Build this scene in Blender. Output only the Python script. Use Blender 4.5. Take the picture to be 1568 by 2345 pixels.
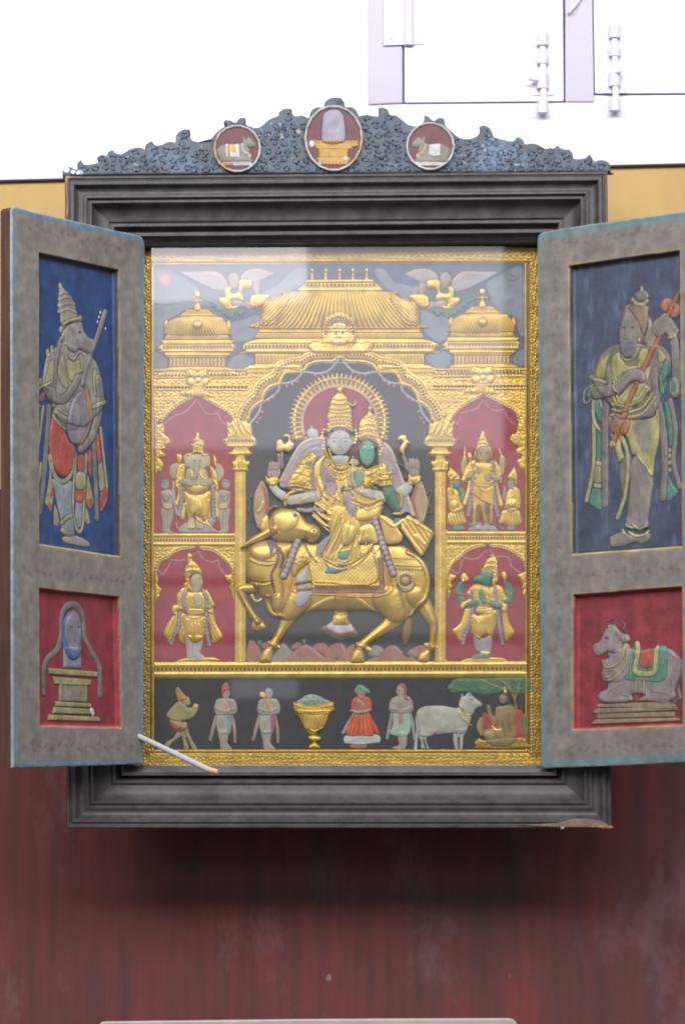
import bpy, bmesh, math, random
import numpy as np
from mathutils import Vector, Matrix
random.seed(7); RNG = np.random.RandomState(11)
for o in list(bpy.data.objects): bpy.data.objects.remove(o)
S = bpy.context.scene; COL = S.collection
# ------------------------------------------------------------------ camera (millimetre plan, metre scene)
F, D, TH, PX, PY, ZC = 7500.0, 7500.0, math.atan(0.049), 784.0, 1636.0, 1500.0
cam = bpy.data.cameras.new('camera'); co = bpy.data.objects.new('camera', cam); COL.objects.link(co)
co.location = (0, -D/1000, ZC/1000); co.rotation_euler = (math.pi/2+TH, 0, 0)
cam.sensor_fit = 'VERTICAL'; cam.sensor_height = 24; cam.lens = 24*F/2345.0
cam.shift_y = (PY-2345/2)/2345.0; cam.clip_start = .1; cam.clip_end = 60
cam.dof.use_dof = True; cam.dof.focus_distance = 6.0; cam.dof.aperture_fstop = 7
S.camera = co
S.render.resolution_x = 684; S.render.resolution_y = 1024
# ------------------------------------------------------------------ light of the room
W = bpy.data.worlds.new('World'); S.world = W; W.use_nodes = True
W.node_tree.nodes['Background'].inputs[0].default_value = (.86, .9, 1, 1)
W.node_tree.nodes['Background'].inputs[1].default_value = .19
def lamp(name, loc, target, sx, sy, power, col=(1, 1, 1)):
    l = bpy.data.lights.new(name, 'AREA'); l.shape = 'RECTANGLE'; l.size = sx; l.size_y = sy; l.energy = power; l.color = col
    o = bpy.data.objects.new(name, l); COL.objects.link(o); o.location = loc
    o.rotation_euler = (Vector(target)-Vector(loc)).to_track_quat('-Z', 'Y').to_euler(); return o
lamp('key_lamp_upper', (.0, -3.2, 5.1), (0, 0, 1.9), 7.5, 1.2, 215, (.98, .98, 1))  # broad soft key lamp from above, its source out of view
lamp('key_lamp_front', (-.4, -4.7, 5.0), (.1, 0, 1.8), 9.5, 1.0, 330, (1, .985, .96))  # wide key lamp high in front, its source out of view
def mirrored_lamp(name, x0, x1, y0, y1, L, col=(1, 1, 1), near=0):
    # unseen lamp added behind the camera for a pale area mirrored in the glass
    k = (2*D+300-near)/D; z = lambda y: ZC+(2003-y)*k
    ax, bx, az, bz = (x0-784)*k, (x1-784)*k, z(y1), z(y0)
    A = abs(bx-ax)*abs(bz-az)/1e6
    o = lamp(name, ((ax+bx)/2000, -(D+300-near)/1000, (az+bz)/2000), ((ax+bx)/2000, 0, (az+bz)/2000), abs(bx-ax)/1000, abs(bz-az)/1000, L*math.pi*A, col)
    return o
mirrored_lamp('haze_lamp_upper', 250, 1153, 440, 1027, 3.2, (.95, .91, 1.06))  # added lamps for the pale areas mirrored in the glass, source unseen
mirrored_lamp('haze_lamp_bright', 250, 702, 420, 690, 5.0, (1, .98, 1), 60)
mirrored_lamp('haze_lamp_lower', 250, 1250, 1030, 1322, 1.15, (1, .98, .95))  # weaker added lamps that put the lower haze bands in the glass
mirrored_lamp('haze_lamp_band', 250, 1250, 1345, 1452, 1.1, (1, .98, .95))
mirrored_lamp('haze_lamp_foot', 250, 1250, 1478, 1520, 1.0, (1, .98, .95))
mirrored_lamp('lilac_patch_lamp', 529, 681, 1556, 1600, 1.5, (.85, .87, 1), 60)  # added lamp for the small lilac patch mirrored in the glass
S.view_settings.view_transform = 'Standard'; S.view_settings.look = 'None'
S.view_settings.exposure = -.2; S.view_settings.gamma = 1; S.view_settings.use_curve_mapping = False
S.render.engine = 'CYCLES'
S.cycles.max_bounces = 6; S.cycles.transparent_max_bounces = 8
S.cycles.filter_width = 1.7
# ------------------------------------------------------------------ mapping from the photograph's pixels to planes of the place
K = 2739/1568.0
def ray(xs, ys):
    x = xs/K-PX; up = -(ys/K-PY)
    return x, F*math.cos(TH)-up*math.sin(TH), F*math.sin(TH)+up*math.cos(TH)
def at(xs, ys, Y=0.0):
    x, dy, dz = ray(xs, ys); t = (Y+D)/dy
    return x*t, ZC+dz*t
class Plane:                       # a vertical plane: point p0, unit direction e (door leaves)
    def __init__(s, p0, e):
        n = math.hypot(*e); s.p0 = p0; s.e = (e[0]/n, e[1]/n)
    def __call__(s, xs, ys):
        x, dy, dz = ray(xs, ys); nx, ny = -s.e[1], s.e[0]
        px, py = s.p0
        t = (nx*px+ny*(py+D))/(nx*x+ny*dy)
        X, Yp = x*t, dy*t-D
        return ((X-px)*s.e[0]+(Yp-py)*s.e[1]), ZC+dz*t
class Tr:                          # a magnified crop's pixels -> photograph pixels
    def __init__(s, x0, y0, k, mir=None): s.x0, s.y0, s.k, s.mir = x0, y0, k, mir
    def __call__(s, x, y):
        X = s.x0+x/s.k
        if s.mir is not None: X = 2*s.mir-X
        return X, s.y0+y/s.k
    def m(s, c): return Tr(s.x0, s.y0, s.k, c)
I0 = Tr(0, 0, 1)
def lin(c):
    c = np.asarray(c, float)/255.0
    return np.where(c <= .04045, c/12.92, ((c+.055)/1.055)**2.4)
PAL = dict(g=(196,160,74), G=(166,134,60), gb=(214,182,98), gd=(118,94,48), ol=(68,58,56), bk=(52,50,52), st=(92,66,70), sk=(170,165,156), s2=(146,132,130), pk=(150,128,134),
  tg=(60,104,86), td=(58,104,98), rd=(140,42,52), rb=(176,60,58), wh=(190,190,190), pr=(186,178,190), sky=(84,92,108), cl=(118,124,132), bl=(70,82,112), wg=(150,142,148), br=(120,84,66),
  dg=(126,120,116), dl=(150,144,142), cr=(158,154,118), cy=(160,150,100), bu=(44,68,114), bn=(68,76,96), ro=(178,84,74), te=(80,134,114), ora=(150,98,66), do=(52,48,58), dr=(150,44,54), mr=(98,50,58), si=(200,200,205), hz=(150,140,128), or2=(200,84,56), ye=(196,164,70), pl=(120,90,118), wb=(140,150,160), lg=(160,176,160))
def cc(n): return lin(PAL[n]) if isinstance(n, str) else lin(n)
def noise(U, V, sc, seed=0):
    r = np.random.RandomState(seed); T = r.rand(64, 64)
    x, y = U/sc, V/sc; xi, yi = np.floor(x).astype(int), np.floor(y).astype(int)
    fx, fy = x-xi, y-yi; fx = fx*fx*(3-2*fx); fy = fy*fy*(3-2*fy)
    a = T[xi % 64, yi % 64]; b = T[(xi+1) % 64, yi % 64]; c = T[xi % 64, (yi+1) % 64]; d = T[(xi+1) % 64, (yi+1) % 64]
    return (a*(1-fx)+b*fx)*(1-fy)+(c*(1-fx)+d*fx)*fy
def fbm(U, V, sc, seed=0, n=3):
    return sum(noise(U, V, sc/2**i, seed+i)*.5**i for i in range(n))/sum(.5**i for i in range(n))
def parse(s):
    return [tuple(float(q) for q in p.split(',')) for p in s.split()]
def spline(P, closed, n=6):
    P = np.array(P, float); N = len(P); out = []
    if N < 3: return P
    rng = range(N if closed else N-1)
    for i in rng:
        p1, p2 = P[i], P[(i+1) % N]
        p0 = P[(i-1) % N] if (closed or i > 0) else 2*p1-p2
        p3 = P[(i+2) % N] if (closed or i+2 < N) else 2*p2-p1
        for k in range(n):
            t = k/n
            out.append(.5*((2*p1)+(-p0+p2)*t+(2*p0-5*p1+4*p2-p3)*t*t+(-p0+3*p1-3*p2+p3)*t**3))
    if not closed: out.append(P[-1])
    return np.array(out)
def resample(P, step):
    L = np.r_[0, np.cumsum(np.hypot(*np.diff(P, axis=0).T))]; n = max(1, int(round(L[-1]/step)))
    s = np.linspace(0, L[-1], n+1)
    return np.c_[np.interp(s, L, P[:, 0]), np.interp(s, L, P[:, 1])]
def sdf_poly(P, U, V):
    d2 = np.full(U.shape, 1e12); inside = np.zeros(U.shape, bool)
    Q = np.roll(P, -1, axis=0)
    for (ax, ay), (bx, by) in zip(P, Q):
        ex, ey = bx-ax, by-ay; L = ex*ex+ey*ey
        if L < 1e-9: continue
        t = np.clip(((U-ax)*ex+(V-ay)*ey)/L, 0, 1)
        d2 = np.minimum(d2, (U-ax-t*ex)**2+(V-ay-t*ey)**2)
        c = ((ay > V) != (by > V))
        if abs(ey) > 1e-12: inside ^= c & (U < ex*(V-ay)/ey+ax)
    d = np.sqrt(d2); return np.where(inside, d, -d)
def sdf_stroke(P, R, U, V):
    d = np.full(U.shape, -1e6)
    for i in range(len(P)-1):
        ax, ay = P[i]; ex, ey = P[i+1]-P[i]; L = ex*ex+ey*ey
        if L < 1e-9: continue
        t = np.clip(((U-ax)*ex+(V-ay)*ey)/L, 0, 1)
        d = np.maximum(d, (R[i]+(R[i+1]-R[i])*t)-np.sqrt((U-ax-t*ex)**2+(V-ay-t*ey)**2))
    return d
class Rel:
    """a carved / embossed figure: drawn as layered outlines, baked to a real relief mesh with its own paint"""
    def __init__(s, mp, step=1.2): s.mp, s.ops, s.step, s.hs, s.rc = mp, [], step, 1.0, 1e9
    def pts(s, T, st):
        P = parse(st) if isinstance(st, str) else st
        return np.array([s.mp(*T(*p)) for p in P])
    def unit(s, T, p, w):
        a = np.array(s.mp(*T(*p))); b = np.array(s.mp(*T(p[0], p[1]+10))); return np.hypot(*(b-a))/10*w
    def add(s, **k):
        k.setdefault('z', None); k.setdefault('tex', None); k.setdefault('ol', 0); k.setdefault('olc', 'ol'); k.setdefault('r', None); k.setdefault('prof', 'o')
        c = k['col']; k['gold'] = 1.0 if c in ('g', 'G', 'gb') else (.55 if c in ('si',) else 0.0); s.ops.append(k); return s
    def P(s, T, st, col, h=3, **k):
        sharp = isinstance(st, str) and st.startswith('!'); P = s.pts(T, st[1:] if sharp else st)
        return s.add(kind='P', P=P if sharp else spline(P, True), col=col, h=h, **k)
    def S(s, T, st, w, col, h=2, **k):
        raw = parse(st) if isinstance(st, str) else st; P = s.pts(T, raw)
        n = 5; Q = spline(P, False, n)
        if not isinstance(w, (list, tuple)): w = [w]*len(P)
        w = [s.unit(T, raw[0], x)/2 for x in w]
        R = np.interp(np.linspace(0, 1, len(Q)), np.linspace(0, 1, len(w)), w)
        return s.add(kind='S', P=Q, R=R, col=col, h=h, **k)
    def O(s, T, x, y, rx, ry=None, col='g', h=2, rot=0, **k):
        ry = ry or rx; a = math.radians(rot); pts = []
        for i in range(18):
            t = 2*math.pi*i/18; X, Y = rx*math.cos(t), ry*math.sin(t)
            pts.append((x+X*math.cos(a)-Y*math.sin(a), y+X*math.sin(a)+Y*math.cos(a)))
        return s.add(kind='P', P=s.pts(T, pts), col=col, h=h, **k)
    def B(s, T, st, gap, rad, col='g', h=1.6, sharp=False, **k):       # beads along a path
        raw = parse(st) if isinstance(st, str) else st; P = s.pts(T, raw)
        Q = resample(P if sharp else spline(P, False), s.unit(T, raw[0], gap)); R = s.unit(T, raw[0], rad)
        return s.add(kind='B', P=Q, rad=R, col=col, h=h, **k)
    def Q(s, T, st, gap, wa, wb, col='st', h=-.5, **k):                 # little set stones: rectangles along a path
        raw = parse(st) if isinstance(st, str) else st; P = spline(s.pts(T, raw), False)
        Q = resample(P, s.unit(T, raw[0], gap)); return s.add(kind='Q', P=Q, wa=s.unit(T, raw[0], wa)/2*1.12, wb=s.unit(T, raw[0], wb)/2*1.12, col=col, h=h, **k)
    def cut(s, T, st):
        sharp = st.startswith('!'); P = s.pts(T, st[1:] if sharp else st)
        s.ops.append(dict(kind='C', P=P if sharp else spline(P, True))); return s
    def bake(s, name, parent=None, mat=None, back=-1.0, base=0.0, y0=0.0, post=None, label=None):
        st = s.step; pos = [o for o in s.ops if o['kind'] != 'C']
        ext = [np.r_[o['P'].min(0)-o.get('mg', 0), o['P'].max(0)] for o in pos]
        m = max([o.get('R', np.array([0])).max() for o in pos]+[o.get('rad', 0)+2 for o in pos]+[max(o.get('wa', 0), o.get('wb', 0)) for o in pos])+4
        u0 = min(e[0] for e in ext)-m; v0 = min(e[1] for e in ext)-m; u1 = max(e[2] for e in ext)+m; v1 = max(e[3] for e in ext)+m
        nu, nv = int((u1-u0)/st)+2, int((v1-v0)/st)+2
        gu, gv = u0+np.arange(nu)*st, v0+np.arange(nv)*st
        U, V = np.meshgrid(gu, gv, indexing='ij')
        H = np.zeros((nu, nv)); Dm = np.full((nu, nv), -50.0); C = np.zeros((nu, nv, 3))+cc('ol'); G = np.zeros((nu, nv))
        def comp(sl, d, o):
            cov = np.clip(d/st+.5, 0, 1); Us, Vs = U[sl], V[sl]
            if o['ol']:
                co_ = np.clip((d+o['ol'])/st+.5, 0, 1)[..., None]
                C[sl] = C[sl]*(1-co_)+cc(o['olc'])*co_; G[sl] *= 1-co_[..., 0]; Dm[sl] = np.maximum(Dm[sl], d+o['ol'])
            Dm[sl] = np.maximum(Dm[sl], d)
            c = cov[..., None]; C[sl] = C[sl]*(1-c)+cc(o['col'])*c; G[sl] = G[sl]*(1-cov)+o['gold']*cov
            mx = max(float(d.max()), .6); r = min(o['r'] or 1e9, mx, s.rc)
            if o['prof'] == 'f': r = min(r, 2.2)
            t = np.clip(d/r, 0, 1); p = np.sqrt(np.clip(1-(1-t)**2, 0, 1))
            hh = o['h']*p
            tx = o['tex']
            if tx:
                if tx[0] == 's':
                    a = math.radians(tx[2]); ph = (Us*math.cos(a)+Vs*math.sin(a))*2*math.pi/tx[1]; hh = hh+tx[3]*(.5+.5*np.cos(ph))*cov
                elif tx[0] == 'n': hh = hh+tx[2]*(noise(Us, Vs, tx[1], 5)+.5*noise(Us, Vs, tx[1]*.5, 9))*cov
                elif tx[0] == 'd':
                    hh = hh+tx[2]*np.abs(np.sin(math.pi*(Us+Vs)/tx[1])*np.sin(math.pi*(Us-Vs)/tx[1]))*cov
                elif tx[0] == 'rib':
                    cx, ya, ha, yb, hb, n, amp = tx[1:]
                    k = np.clip((Vs-ya)/(yb-ya), 0, 1); k = k**.7 if True else k
                    ph = (Us-cx)/(ha+(hb-ha)*k)*n*math.pi; hh = hh+amp*np.abs(np.cos(ph))*cov
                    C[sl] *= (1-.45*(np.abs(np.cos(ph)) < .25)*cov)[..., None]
                elif tx[0] == 'leaf':                                   # embossed scrolling foliage foil
                    w = np.sin(Us/tx[1]+1.7*np.sin(Vs/tx[1]*.8))*np.sin(Vs/tx[1]*1.1+1.3*np.sin(Us/tx[1]*.9))
                    hh = hh+tx[2]*(w+.6*noise(Us, Vs, 2.6, 3))*cov
            if o['z'] is None: H[sl] += hh
            else: H[sl] = H[sl]*(1-cov)+(o['z']+hh)*cov
        def win(lo, hi):
            i0 = max(0, int((lo[0]-u0)/st)-1); i1 = min(nu, int((hi[0]-u0)/st)+3); j0 = max(0, int((lo[1]-v0)/st)-1); j1 = min(nv, int((hi[1]-v0)/st)+3)
            return (slice(i0, i1), slice(j0, j1))
        ob_ = dict(ol=0, col='gb', gold=1.0, r=None, prof='o', h=1.6, tex=None, z=None)
        for o in s.ops:
            P = o['P']; k = o['kind']
            if k == 'C':
                d = sdf_poly(P, U, V); Dm[:] = np.minimum(Dm, -d); H[:] = H*np.clip(-d/2.0, 0, 1); continue
            mg = 2*st+(o['ol'] or 0)
            if k == 'P': sl = win(P.min(0)-mg, P.max(0)+mg); comp(sl, sdf_poly(P, U[sl], V[sl]), o)
            elif k == 'S':
                mg += o['R'].max(); sl = win(P.min(0)-mg, P.max(0)+mg); comp(sl, sdf_stroke(P, o['R'], U[sl], V[sl]), o)
            elif k == 'B':
                for p in P:
                    sl = win(p-mg-o['rad'], p+mg+o['rad']); comp(sl, o['rad']-np.hypot(U[sl]-p[0], V[sl]-p[1]), o)
            elif k == 'Q':
                for i, p in enumerate(P):
                    e = P[min(i+1, len(P)-1)]-P[max(i-1, 0)]; e = e/(np.hypot(*e)+1e-9); R = max(o['wa']*2.4, o['wb'])+mg
                    sl = win(p-R, p+R); a = (U[sl]-p[0])*e[0]+(V[sl]-p[1])*e[1]; b = -(U[sl]-p[0])*e[1]+(V[sl]-p[1])*e[0]
                    comp(sl, np.minimum(o['wa']-np.abs(a), o['wb']-np.abs(b)), o)
                    if i+1 < len(P) and o['col'] == 'st':
                        m_ = (p+P[i+1])/2; a = (U[sl]-m_[0])*e[0]+(V[sl]-m_[1])*e[1]; b = -(U[sl]-m_[0])*e[1]+(V[sl]-m_[1])*e[0]
                        comp(sl, np.minimum(max(1.0, o['wa']*.42)-np.abs(a), o['wb']*1.1-np.abs(b)), ob_)
        H = H*s.hs; Z = np.where(Dm < 0, back, base+H*np.clip(Dm/st+.6, 0, 1))
        gU, gV = np.gradient(Dm, st); gn = np.sqrt(gU**2+gV**2)+1e-6; mv = np.where((Dm < 0) & (Dm > -2.4*st), -Dm, 0); Ux, Vx = U+gU/gn*mv, V+gV/gn*mv
        if post: Z, C, G = post(U, V, Z, C, G, Dm)
        keepv = Dm > -1.6*st
        f = keepv[:-1, :-1] & keepv[1:, :-1] & keepv[1:, 1:] & keepv[:-1, 1:]
        f &= (Dm[:-1, :-1] > 0) | (Dm[1:, :-1] > 0) | (Dm[1:, 1:] > 0) | (Dm[:-1, 1:] > 0)
        idx = np.full((nu, nv), -1); used = np.zeros((nu, nv), bool)
        used[:-1, :-1] |= f; used[1:, :-1] |= f; used[1:, 1:] |= f; used[:-1, 1:] |= f
        n = int(used.sum()); idx[used] = np.arange(n)
        fi, fj = np.nonzero(f)
        quads = np.stack([idx[fi, fj], idx[fi+1, fj], idx[fi+1, fj+1], idx[fi, fj+1]], 1)
        co_ = np.stack([Ux[used], -Z[used]-y0, Vx[used]], 1)/1000.0
        me = bpy.data.meshes.new(name); me.vertices.add(n); me.vertices.foreach_set('co', co_.ravel())
        me.loops.add(quads.size); me.loops.foreach_set('vertex_index', quads.ravel().astype(np.int32))
        me.polygons.add(len(quads)); me.polygons.foreach_set('loop_start', np.arange(0, quads.size, 4, dtype=np.int32))
        me.polygons.foreach_set('use_smooth', np.ones(len(quads), bool))
        me.update(calc_edges=True)
        a = me.color_attributes.new('Paint', 'FLOAT_COLOR', 'POINT')
        a.data.foreach_set('color', np.c_[np.clip(C[used], 0, 1), G[used]].ravel().astype(np.float32))
        me.materials.append(mat or M_RELIEF); me.validate()
        ob = bpy.data.objects.new(name, me); COL.objects.link(ob)
        if parent: ob.parent = parent
        if label: ob['label'] = label
        return ob
# ------------------------------------------------------------------ materials
def mat(name):
    m = bpy.data.materials.new(name); m.use_nodes = True; nt = m.node_tree; return m, nt, nt.nodes['Principled BSDF']
def nd(nt, t, **k):
    n = nt.nodes.new(t)
    for a, b in k.items():
        if isinstance(b, (int, float, tuple, str)) and hasattr(n, a) : setattr(n, a, b)
    return n
def relief_mat(name, gold_rough=.38, paint_rough=.5, bump=.25, bs=420.0, dust=.0):
    m, nt, b = mat(name); L = nt.links.new
    at_ = nd(nt, 'ShaderNodeAttribute'); at_.attribute_name = 'Paint'
    tc = nd(nt, 'ShaderNodeTexCoord')
    n1 = nd(nt, 'ShaderNodeTexNoise'); n1.inputs['Scale'].default_value = 38; n1.inputs['Detail'].default_value = 6
    n2 = nd(nt, 'ShaderNodeTexNoise'); n2.inputs['Scale'].default_value = bs; n2.inputs['Detail'].default_value = 3
    L(tc.outputs['Object'], n1.inputs['Vector']); L(tc.outputs['Object'], n2.inputs['Vector'])
    mr = nd(nt, 'ShaderNodeMapRange'); mr.inputs['From Min'].default_value = .3; mr.inputs['From Max'].default_value = .7; mr.inputs['To Min'].default_value = .74; mr.inputs['To Max'].default_value = 1.15
    L(n1.outputs['Fac'], mr.inputs['Value'])
    mx = nd(nt, 'ShaderNodeMix'); mx.data_type = 'RGBA'; mx.blend_type = 'MULTIPLY'; mx.inputs['Factor'].default_value = 1
    L(at_.outputs['Color'], mx.inputs[6]); L(mr.outputs['Result'], mx.inputs[7])
    L(mx.outputs[2], b.inputs['Base Color'])
    mm = nd(nt, 'ShaderNodeMath', operation='MULTIPLY'); mm.inputs[1].default_value = .5; L(at_.outputs['Alpha'], mm.inputs[0]); L(mm.outputs[0], b.inputs['Metallic'])
    r = nd(nt, 'ShaderNodeMapRange'); r.inputs['To Min'].default_value = paint_rough; r.inputs['To Max'].default_value = gold_rough
    L(at_.outputs['Alpha'], r.inputs['Value']); L(r.outputs['Result'], b.inputs['Roughness'])
    bp = nd(nt, 'ShaderNodeBump'); bp.inputs['Strength'].default_value = bump; bp.inputs['Distance'].default_value = .001
    L(n2.outputs['Fac'], bp.inputs['Height']); L(bp.outputs['Normal'], b.inputs['Normal'])
    return m
M_RELIEF = relief_mat('gilded_relief')
M_DOOR = relief_mat('painted_carving', .5, .55, .5, 160.0)
M_CREST = relief_mat('crest_paint', .35, .5, .15, 220.0)
def plain(name, c, rough=.6, vary=.12, scale=30.0, bump=0.0, bscale=200.0, stretch=None, spec=.5, metal=0, c2=None, lo=.35, hi=.65):
    m, nt, b = mat(name); L = nt.links.new
    tc = nd(nt, 'ShaderNodeTexCoord'); mp = nd(nt, 'ShaderNodeMapping'); L(tc.outputs['Object'], mp.inputs['Vector'])
    if stretch: mp.inputs['Scale'].default_value = stretch
    n = nd(nt, 'ShaderNodeTexNoise'); n.inputs['Scale'].default_value = scale; n.inputs['Detail'].default_value = 7; n.inputs['Roughness'].default_value = .62
    L(mp.outputs['Vector'], n.inputs['Vector'])
    cr = nd(nt, 'ShaderNodeValToRGB'); L(n.outputs['Fac'], cr.inputs['Fac'])
    a = lin(c); d = lin(c2) if c2 is not None else a*(1+vary)
    if c2 is None: a = a*(1-vary)
    cr.color_ramp.elements[0].position = lo; cr.color_ramp.elements[1].position = hi
    cr.color_ramp.elements[0].color = (*a, 1); cr.color_ramp.elements[1].color = (*np.clip(d, 0, 1), 1)
    L(cr.outputs['Color'], b.inputs['Base Color'])
    b.inputs['Roughness'].default_value = rough; b.inputs['Metallic'].default_value = metal; b.inputs['Specular IOR Level'].default_value = spec
    if bump:
        n2 = nd(nt, 'ShaderNodeTexNoise'); n2.inputs['Scale'].default_value = bscale; n2.inputs['Detail'].default_value = 4; L(mp.outputs['Vector'], n2.inputs['Vector'])
        bp = nd(nt, 'ShaderNodeBump'); bp.inputs['Strength'].default_value = bump; bp.inputs['Distance'].default_value = .002
        L(n2.outputs['Fac'], bp.inputs['Height']); L(bp.outputs['Normal'], b.inputs['Normal'])
    return m
# ------------------------------------------------------------------ objects
def thing(name, label, cat, loc=(0, 0, 0), kind=None, group=None):
    o = bpy.data.objects.new(name, None); COL.objects.link(o); o.location = loc; o.empty_display_size = .05
    if label: o['label'] = label
    if cat: o['category'] = cat
    if group: o['group'] = group
    return o
def mesh(name, verts, faces, m, parent=None, smooth=False, bevel=0, label=None, cat=None, kind=None, group=None, seg=2):
    me = bpy.data.meshes.new(name); me.from_pydata([tuple(c/1000 for c in v) for v in verts], [], faces)
    bm = bmesh.new(); bm.from_mesh(me); bmesh.ops.recalc_face_normals(bm, faces=bm.faces); bm.to_mesh(me); bm.free()
    me.materials.append(m)
    if smooth: me.polygons.foreach_set('use_smooth', [True]*len(me.polygons))
    o = bpy.data.objects.new(name, me); COL.objects.link(o)
    if parent: o.parent = parent
    if bevel:
        b = o.modifiers.new('bevel', 'BEVEL'); b.width = bevel/1000; b.segments = seg; b.limit_method = 'ANGLE'
    if label: o['label'] = label
    if cat: o['category'] = cat
    if kind: o['kind'] = kind
    if group: o['group'] = group
    return o
BF = [(0,1,2,3),(7,6,5,4),(0,4,5,1),(1,5,6,2),(2,6,7,3),(3,7,4,0)]
def box(name, x0, x1, y0, y1, z0, z1, m, **k):
    return mesh(name, [(x0,y0,z0),(x1,y0,z0),(x1,y0,z1),(x0,y0,z1),(x0,y1,z0),(x1,y1,z0),(x1,y1,z1),(x0,y1,z1)], BF, m, **k)
def slab(name, quad, y0, y1, m, **k):      # quad of (x,z), clockwise or not, extruded from y0 to y1
    n = len(quad); vs = [(x, y0, z) for x, z in quad]+[(x, y1, z) for x, z in quad]
    fs = [tuple(range(n)), tuple(range(2*n-1, n-1, -1))]+[(i, (i+1) % n, n+(i+1) % n, n+i) for i in range(n)]
    return mesh(name, vs, fs, m, **k)
def tube(name, a, b, r0, r1, m, n=14, **k):
    a, b = Vector(a), Vector(b); q = (b-a).to_track_quat('Z', 'Y'); vs = []
    for p, r in ((a, r0), (b, r1)):
        for i in range(n):
            t = 2*math.pi*i/n; vs.append(tuple(p+q@Vector((r*math.cos(t), r*math.sin(t), 0))))
    fs = [tuple(range(n)), tuple(range(n, 2*n))]+[(i, (i+1) % n, n+(i+1) % n, n+i) for i in range(n)]
    return mesh(name, vs, fs, m, smooth=False, **k)
# ================================================================== the place
def av(x, y, Y=0.0): return at(x*K, y*K, Y)
M_WHITE = plain('white_wall_paint', (238, 235, 242), .6, .03, 3.0, .05, 60)
M_HW = plain('white_painted_iron', (216, 211, 224), .35, .03, 6.0, .05, 90)
M_LILAC = plain('shaded_white_gloss', (178, 172, 190), .35, .03, 6.0, .05, 90)  # lilac cast of the less lit white frame put into its colour
M_TAN = plain('ochre_wall_paint', (180, 146, 86), .55, .07, 9.0, .1, 120, stretch=(1, 1, .35))
M_SEAM = plain('dark_seam', (46, 36, 38), .7)
M_NAVY = plain('gap_shadow_paint', (70, 62, 96), .8)
def maroon():
    m, nt, b = mat('maroon_wall_paint'); L = nt.links.new
    tc = nd(nt, 'ShaderNodeTexCoord')
    def nz(sc, st, det=6, rough=.6):
        mp = nd(nt, 'ShaderNodeMapping'); mp.inputs['Scale'].default_value = st; L(tc.outputs['Object'], mp.inputs['Vector'])
        n = nd(nt, 'ShaderNodeTexNoise'); n.inputs['Scale'].default_value = sc; n.inputs['Detail'].default_value = det; n.inputs['Roughness'].default_value = rough; L(mp.outputs['Vector'], n.inputs['Vector']); return n
    def ramp(src, p0, p1, c0, c1):
        r = nd(nt, 'ShaderNodeValToRGB'); e = r.color_ramp.elements; e[0].position, e[1].position = p0, p1; e[0].color, e[1].color = (*c0, 1), (*c1, 1); L(src, r.inputs['Fac']); return r
    def mix(f, a, c):
        x = nd(nt, 'ShaderNodeMix'); x.data_type = 'RGBA'; L(f, x.inputs['Factor']); L(a, x.inputs[6])
        if isinstance(c, tuple): x.inputs[7].default_value = (*c, 1)
        else: L(c, x.inputs[7])
        return x.outputs[2]
    strk = nz(26, (1, 1, .08)); big = nz(3.2, (1, 1, .6), 4); pat = nz(4.6, (1, 1, .5), 5, .7); pat2 = nz(2.2, (1, 1, .7), 3)
    c1 = ramp(strk.outputs['Fac'], .33, .68, tuple(lin((98, 58, 58))), tuple(lin((126, 64, 62))))
    c2 = ramp(big.outputs['Fac'], .4, .62, (0, 0, 0), (1, 1, 1))
    x = mix(c2.outputs['Color'], c1.outputs['Color'], ramp(strk.outputs['Fac'], .3, .7, tuple(lin((84, 60, 60))), tuple(lin((104, 64, 64)))).outputs['Color'])
    f = ramp(pat.outputs['Fac'], .56, .74, (0, 0, 0), (.42, .42, .42)); x = mix(f.outputs['Color'], x, tuple(lin((144, 122, 130))))
    sp = nz(16, (1, 1, .6), 1); f2 = ramp(sp.outputs['Fac'], .80, .83, (0, 0, 0), (.6, .6, .6)); x = mix(f2.outputs['Color'], x, tuple(lin((190, 180, 180))))
    L(x, b.inputs['Base Color']); b.inputs['Roughness'].default_value = .48; b.inputs['Specular IOR Level'].default_value = .22
    bp = nd(nt, 'ShaderNodeBump'); bp.inputs['Strength'].default_value = .25; bp.inputs['Distance'].default_value = .002; L(strk.outputs['Fac'], bp.inputs['Height']); L(bp.outputs['Normal'], b.inputs['Normal'])
    return m
M_MAROON = maroon()
def line_z(x, Y, dy=0):             # the slightly sloping foot of the white boarding
    a, b = av(0, 412+dy, Y), av(1568, 374+dy, Y); t = (x-a[0])/(b[0]-a[0]); return a[1]+(b[1]-a[1])*t
XL, XR = -2600, 2600
slab('wall_upper', [(XL, line_z(XL, 138)), (XR, line_z(XR, 138)), (XR, 4600), (XL, 4600)], 138, 190, M_WHITE, kind='structure', bevel=2)
slab('wall_seam', [(XL, line_z(XL, 146)-5), (XR, line_z(XR, 146)-5), (XR, line_z(XR, 146)-.5), (XL, line_z(XL, 146)-.5)], 141, 190, M_SEAM, kind='structure')
zb = av(0, 1120, 150)[1]
slab('wall_band', [(XL, zb), (XR, zb), (XR, line_z(XR, 150)-5.5), (XL, line_z(XL, 150)-5.5)], 152, 190, M_TAN, kind='structure')
slab('wall_lower', [(XL, -0), (XR, -0), (XR, zb-.5), (XL, zb-.5)], 149, 190, M_MAROON, kind='structure')
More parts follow.
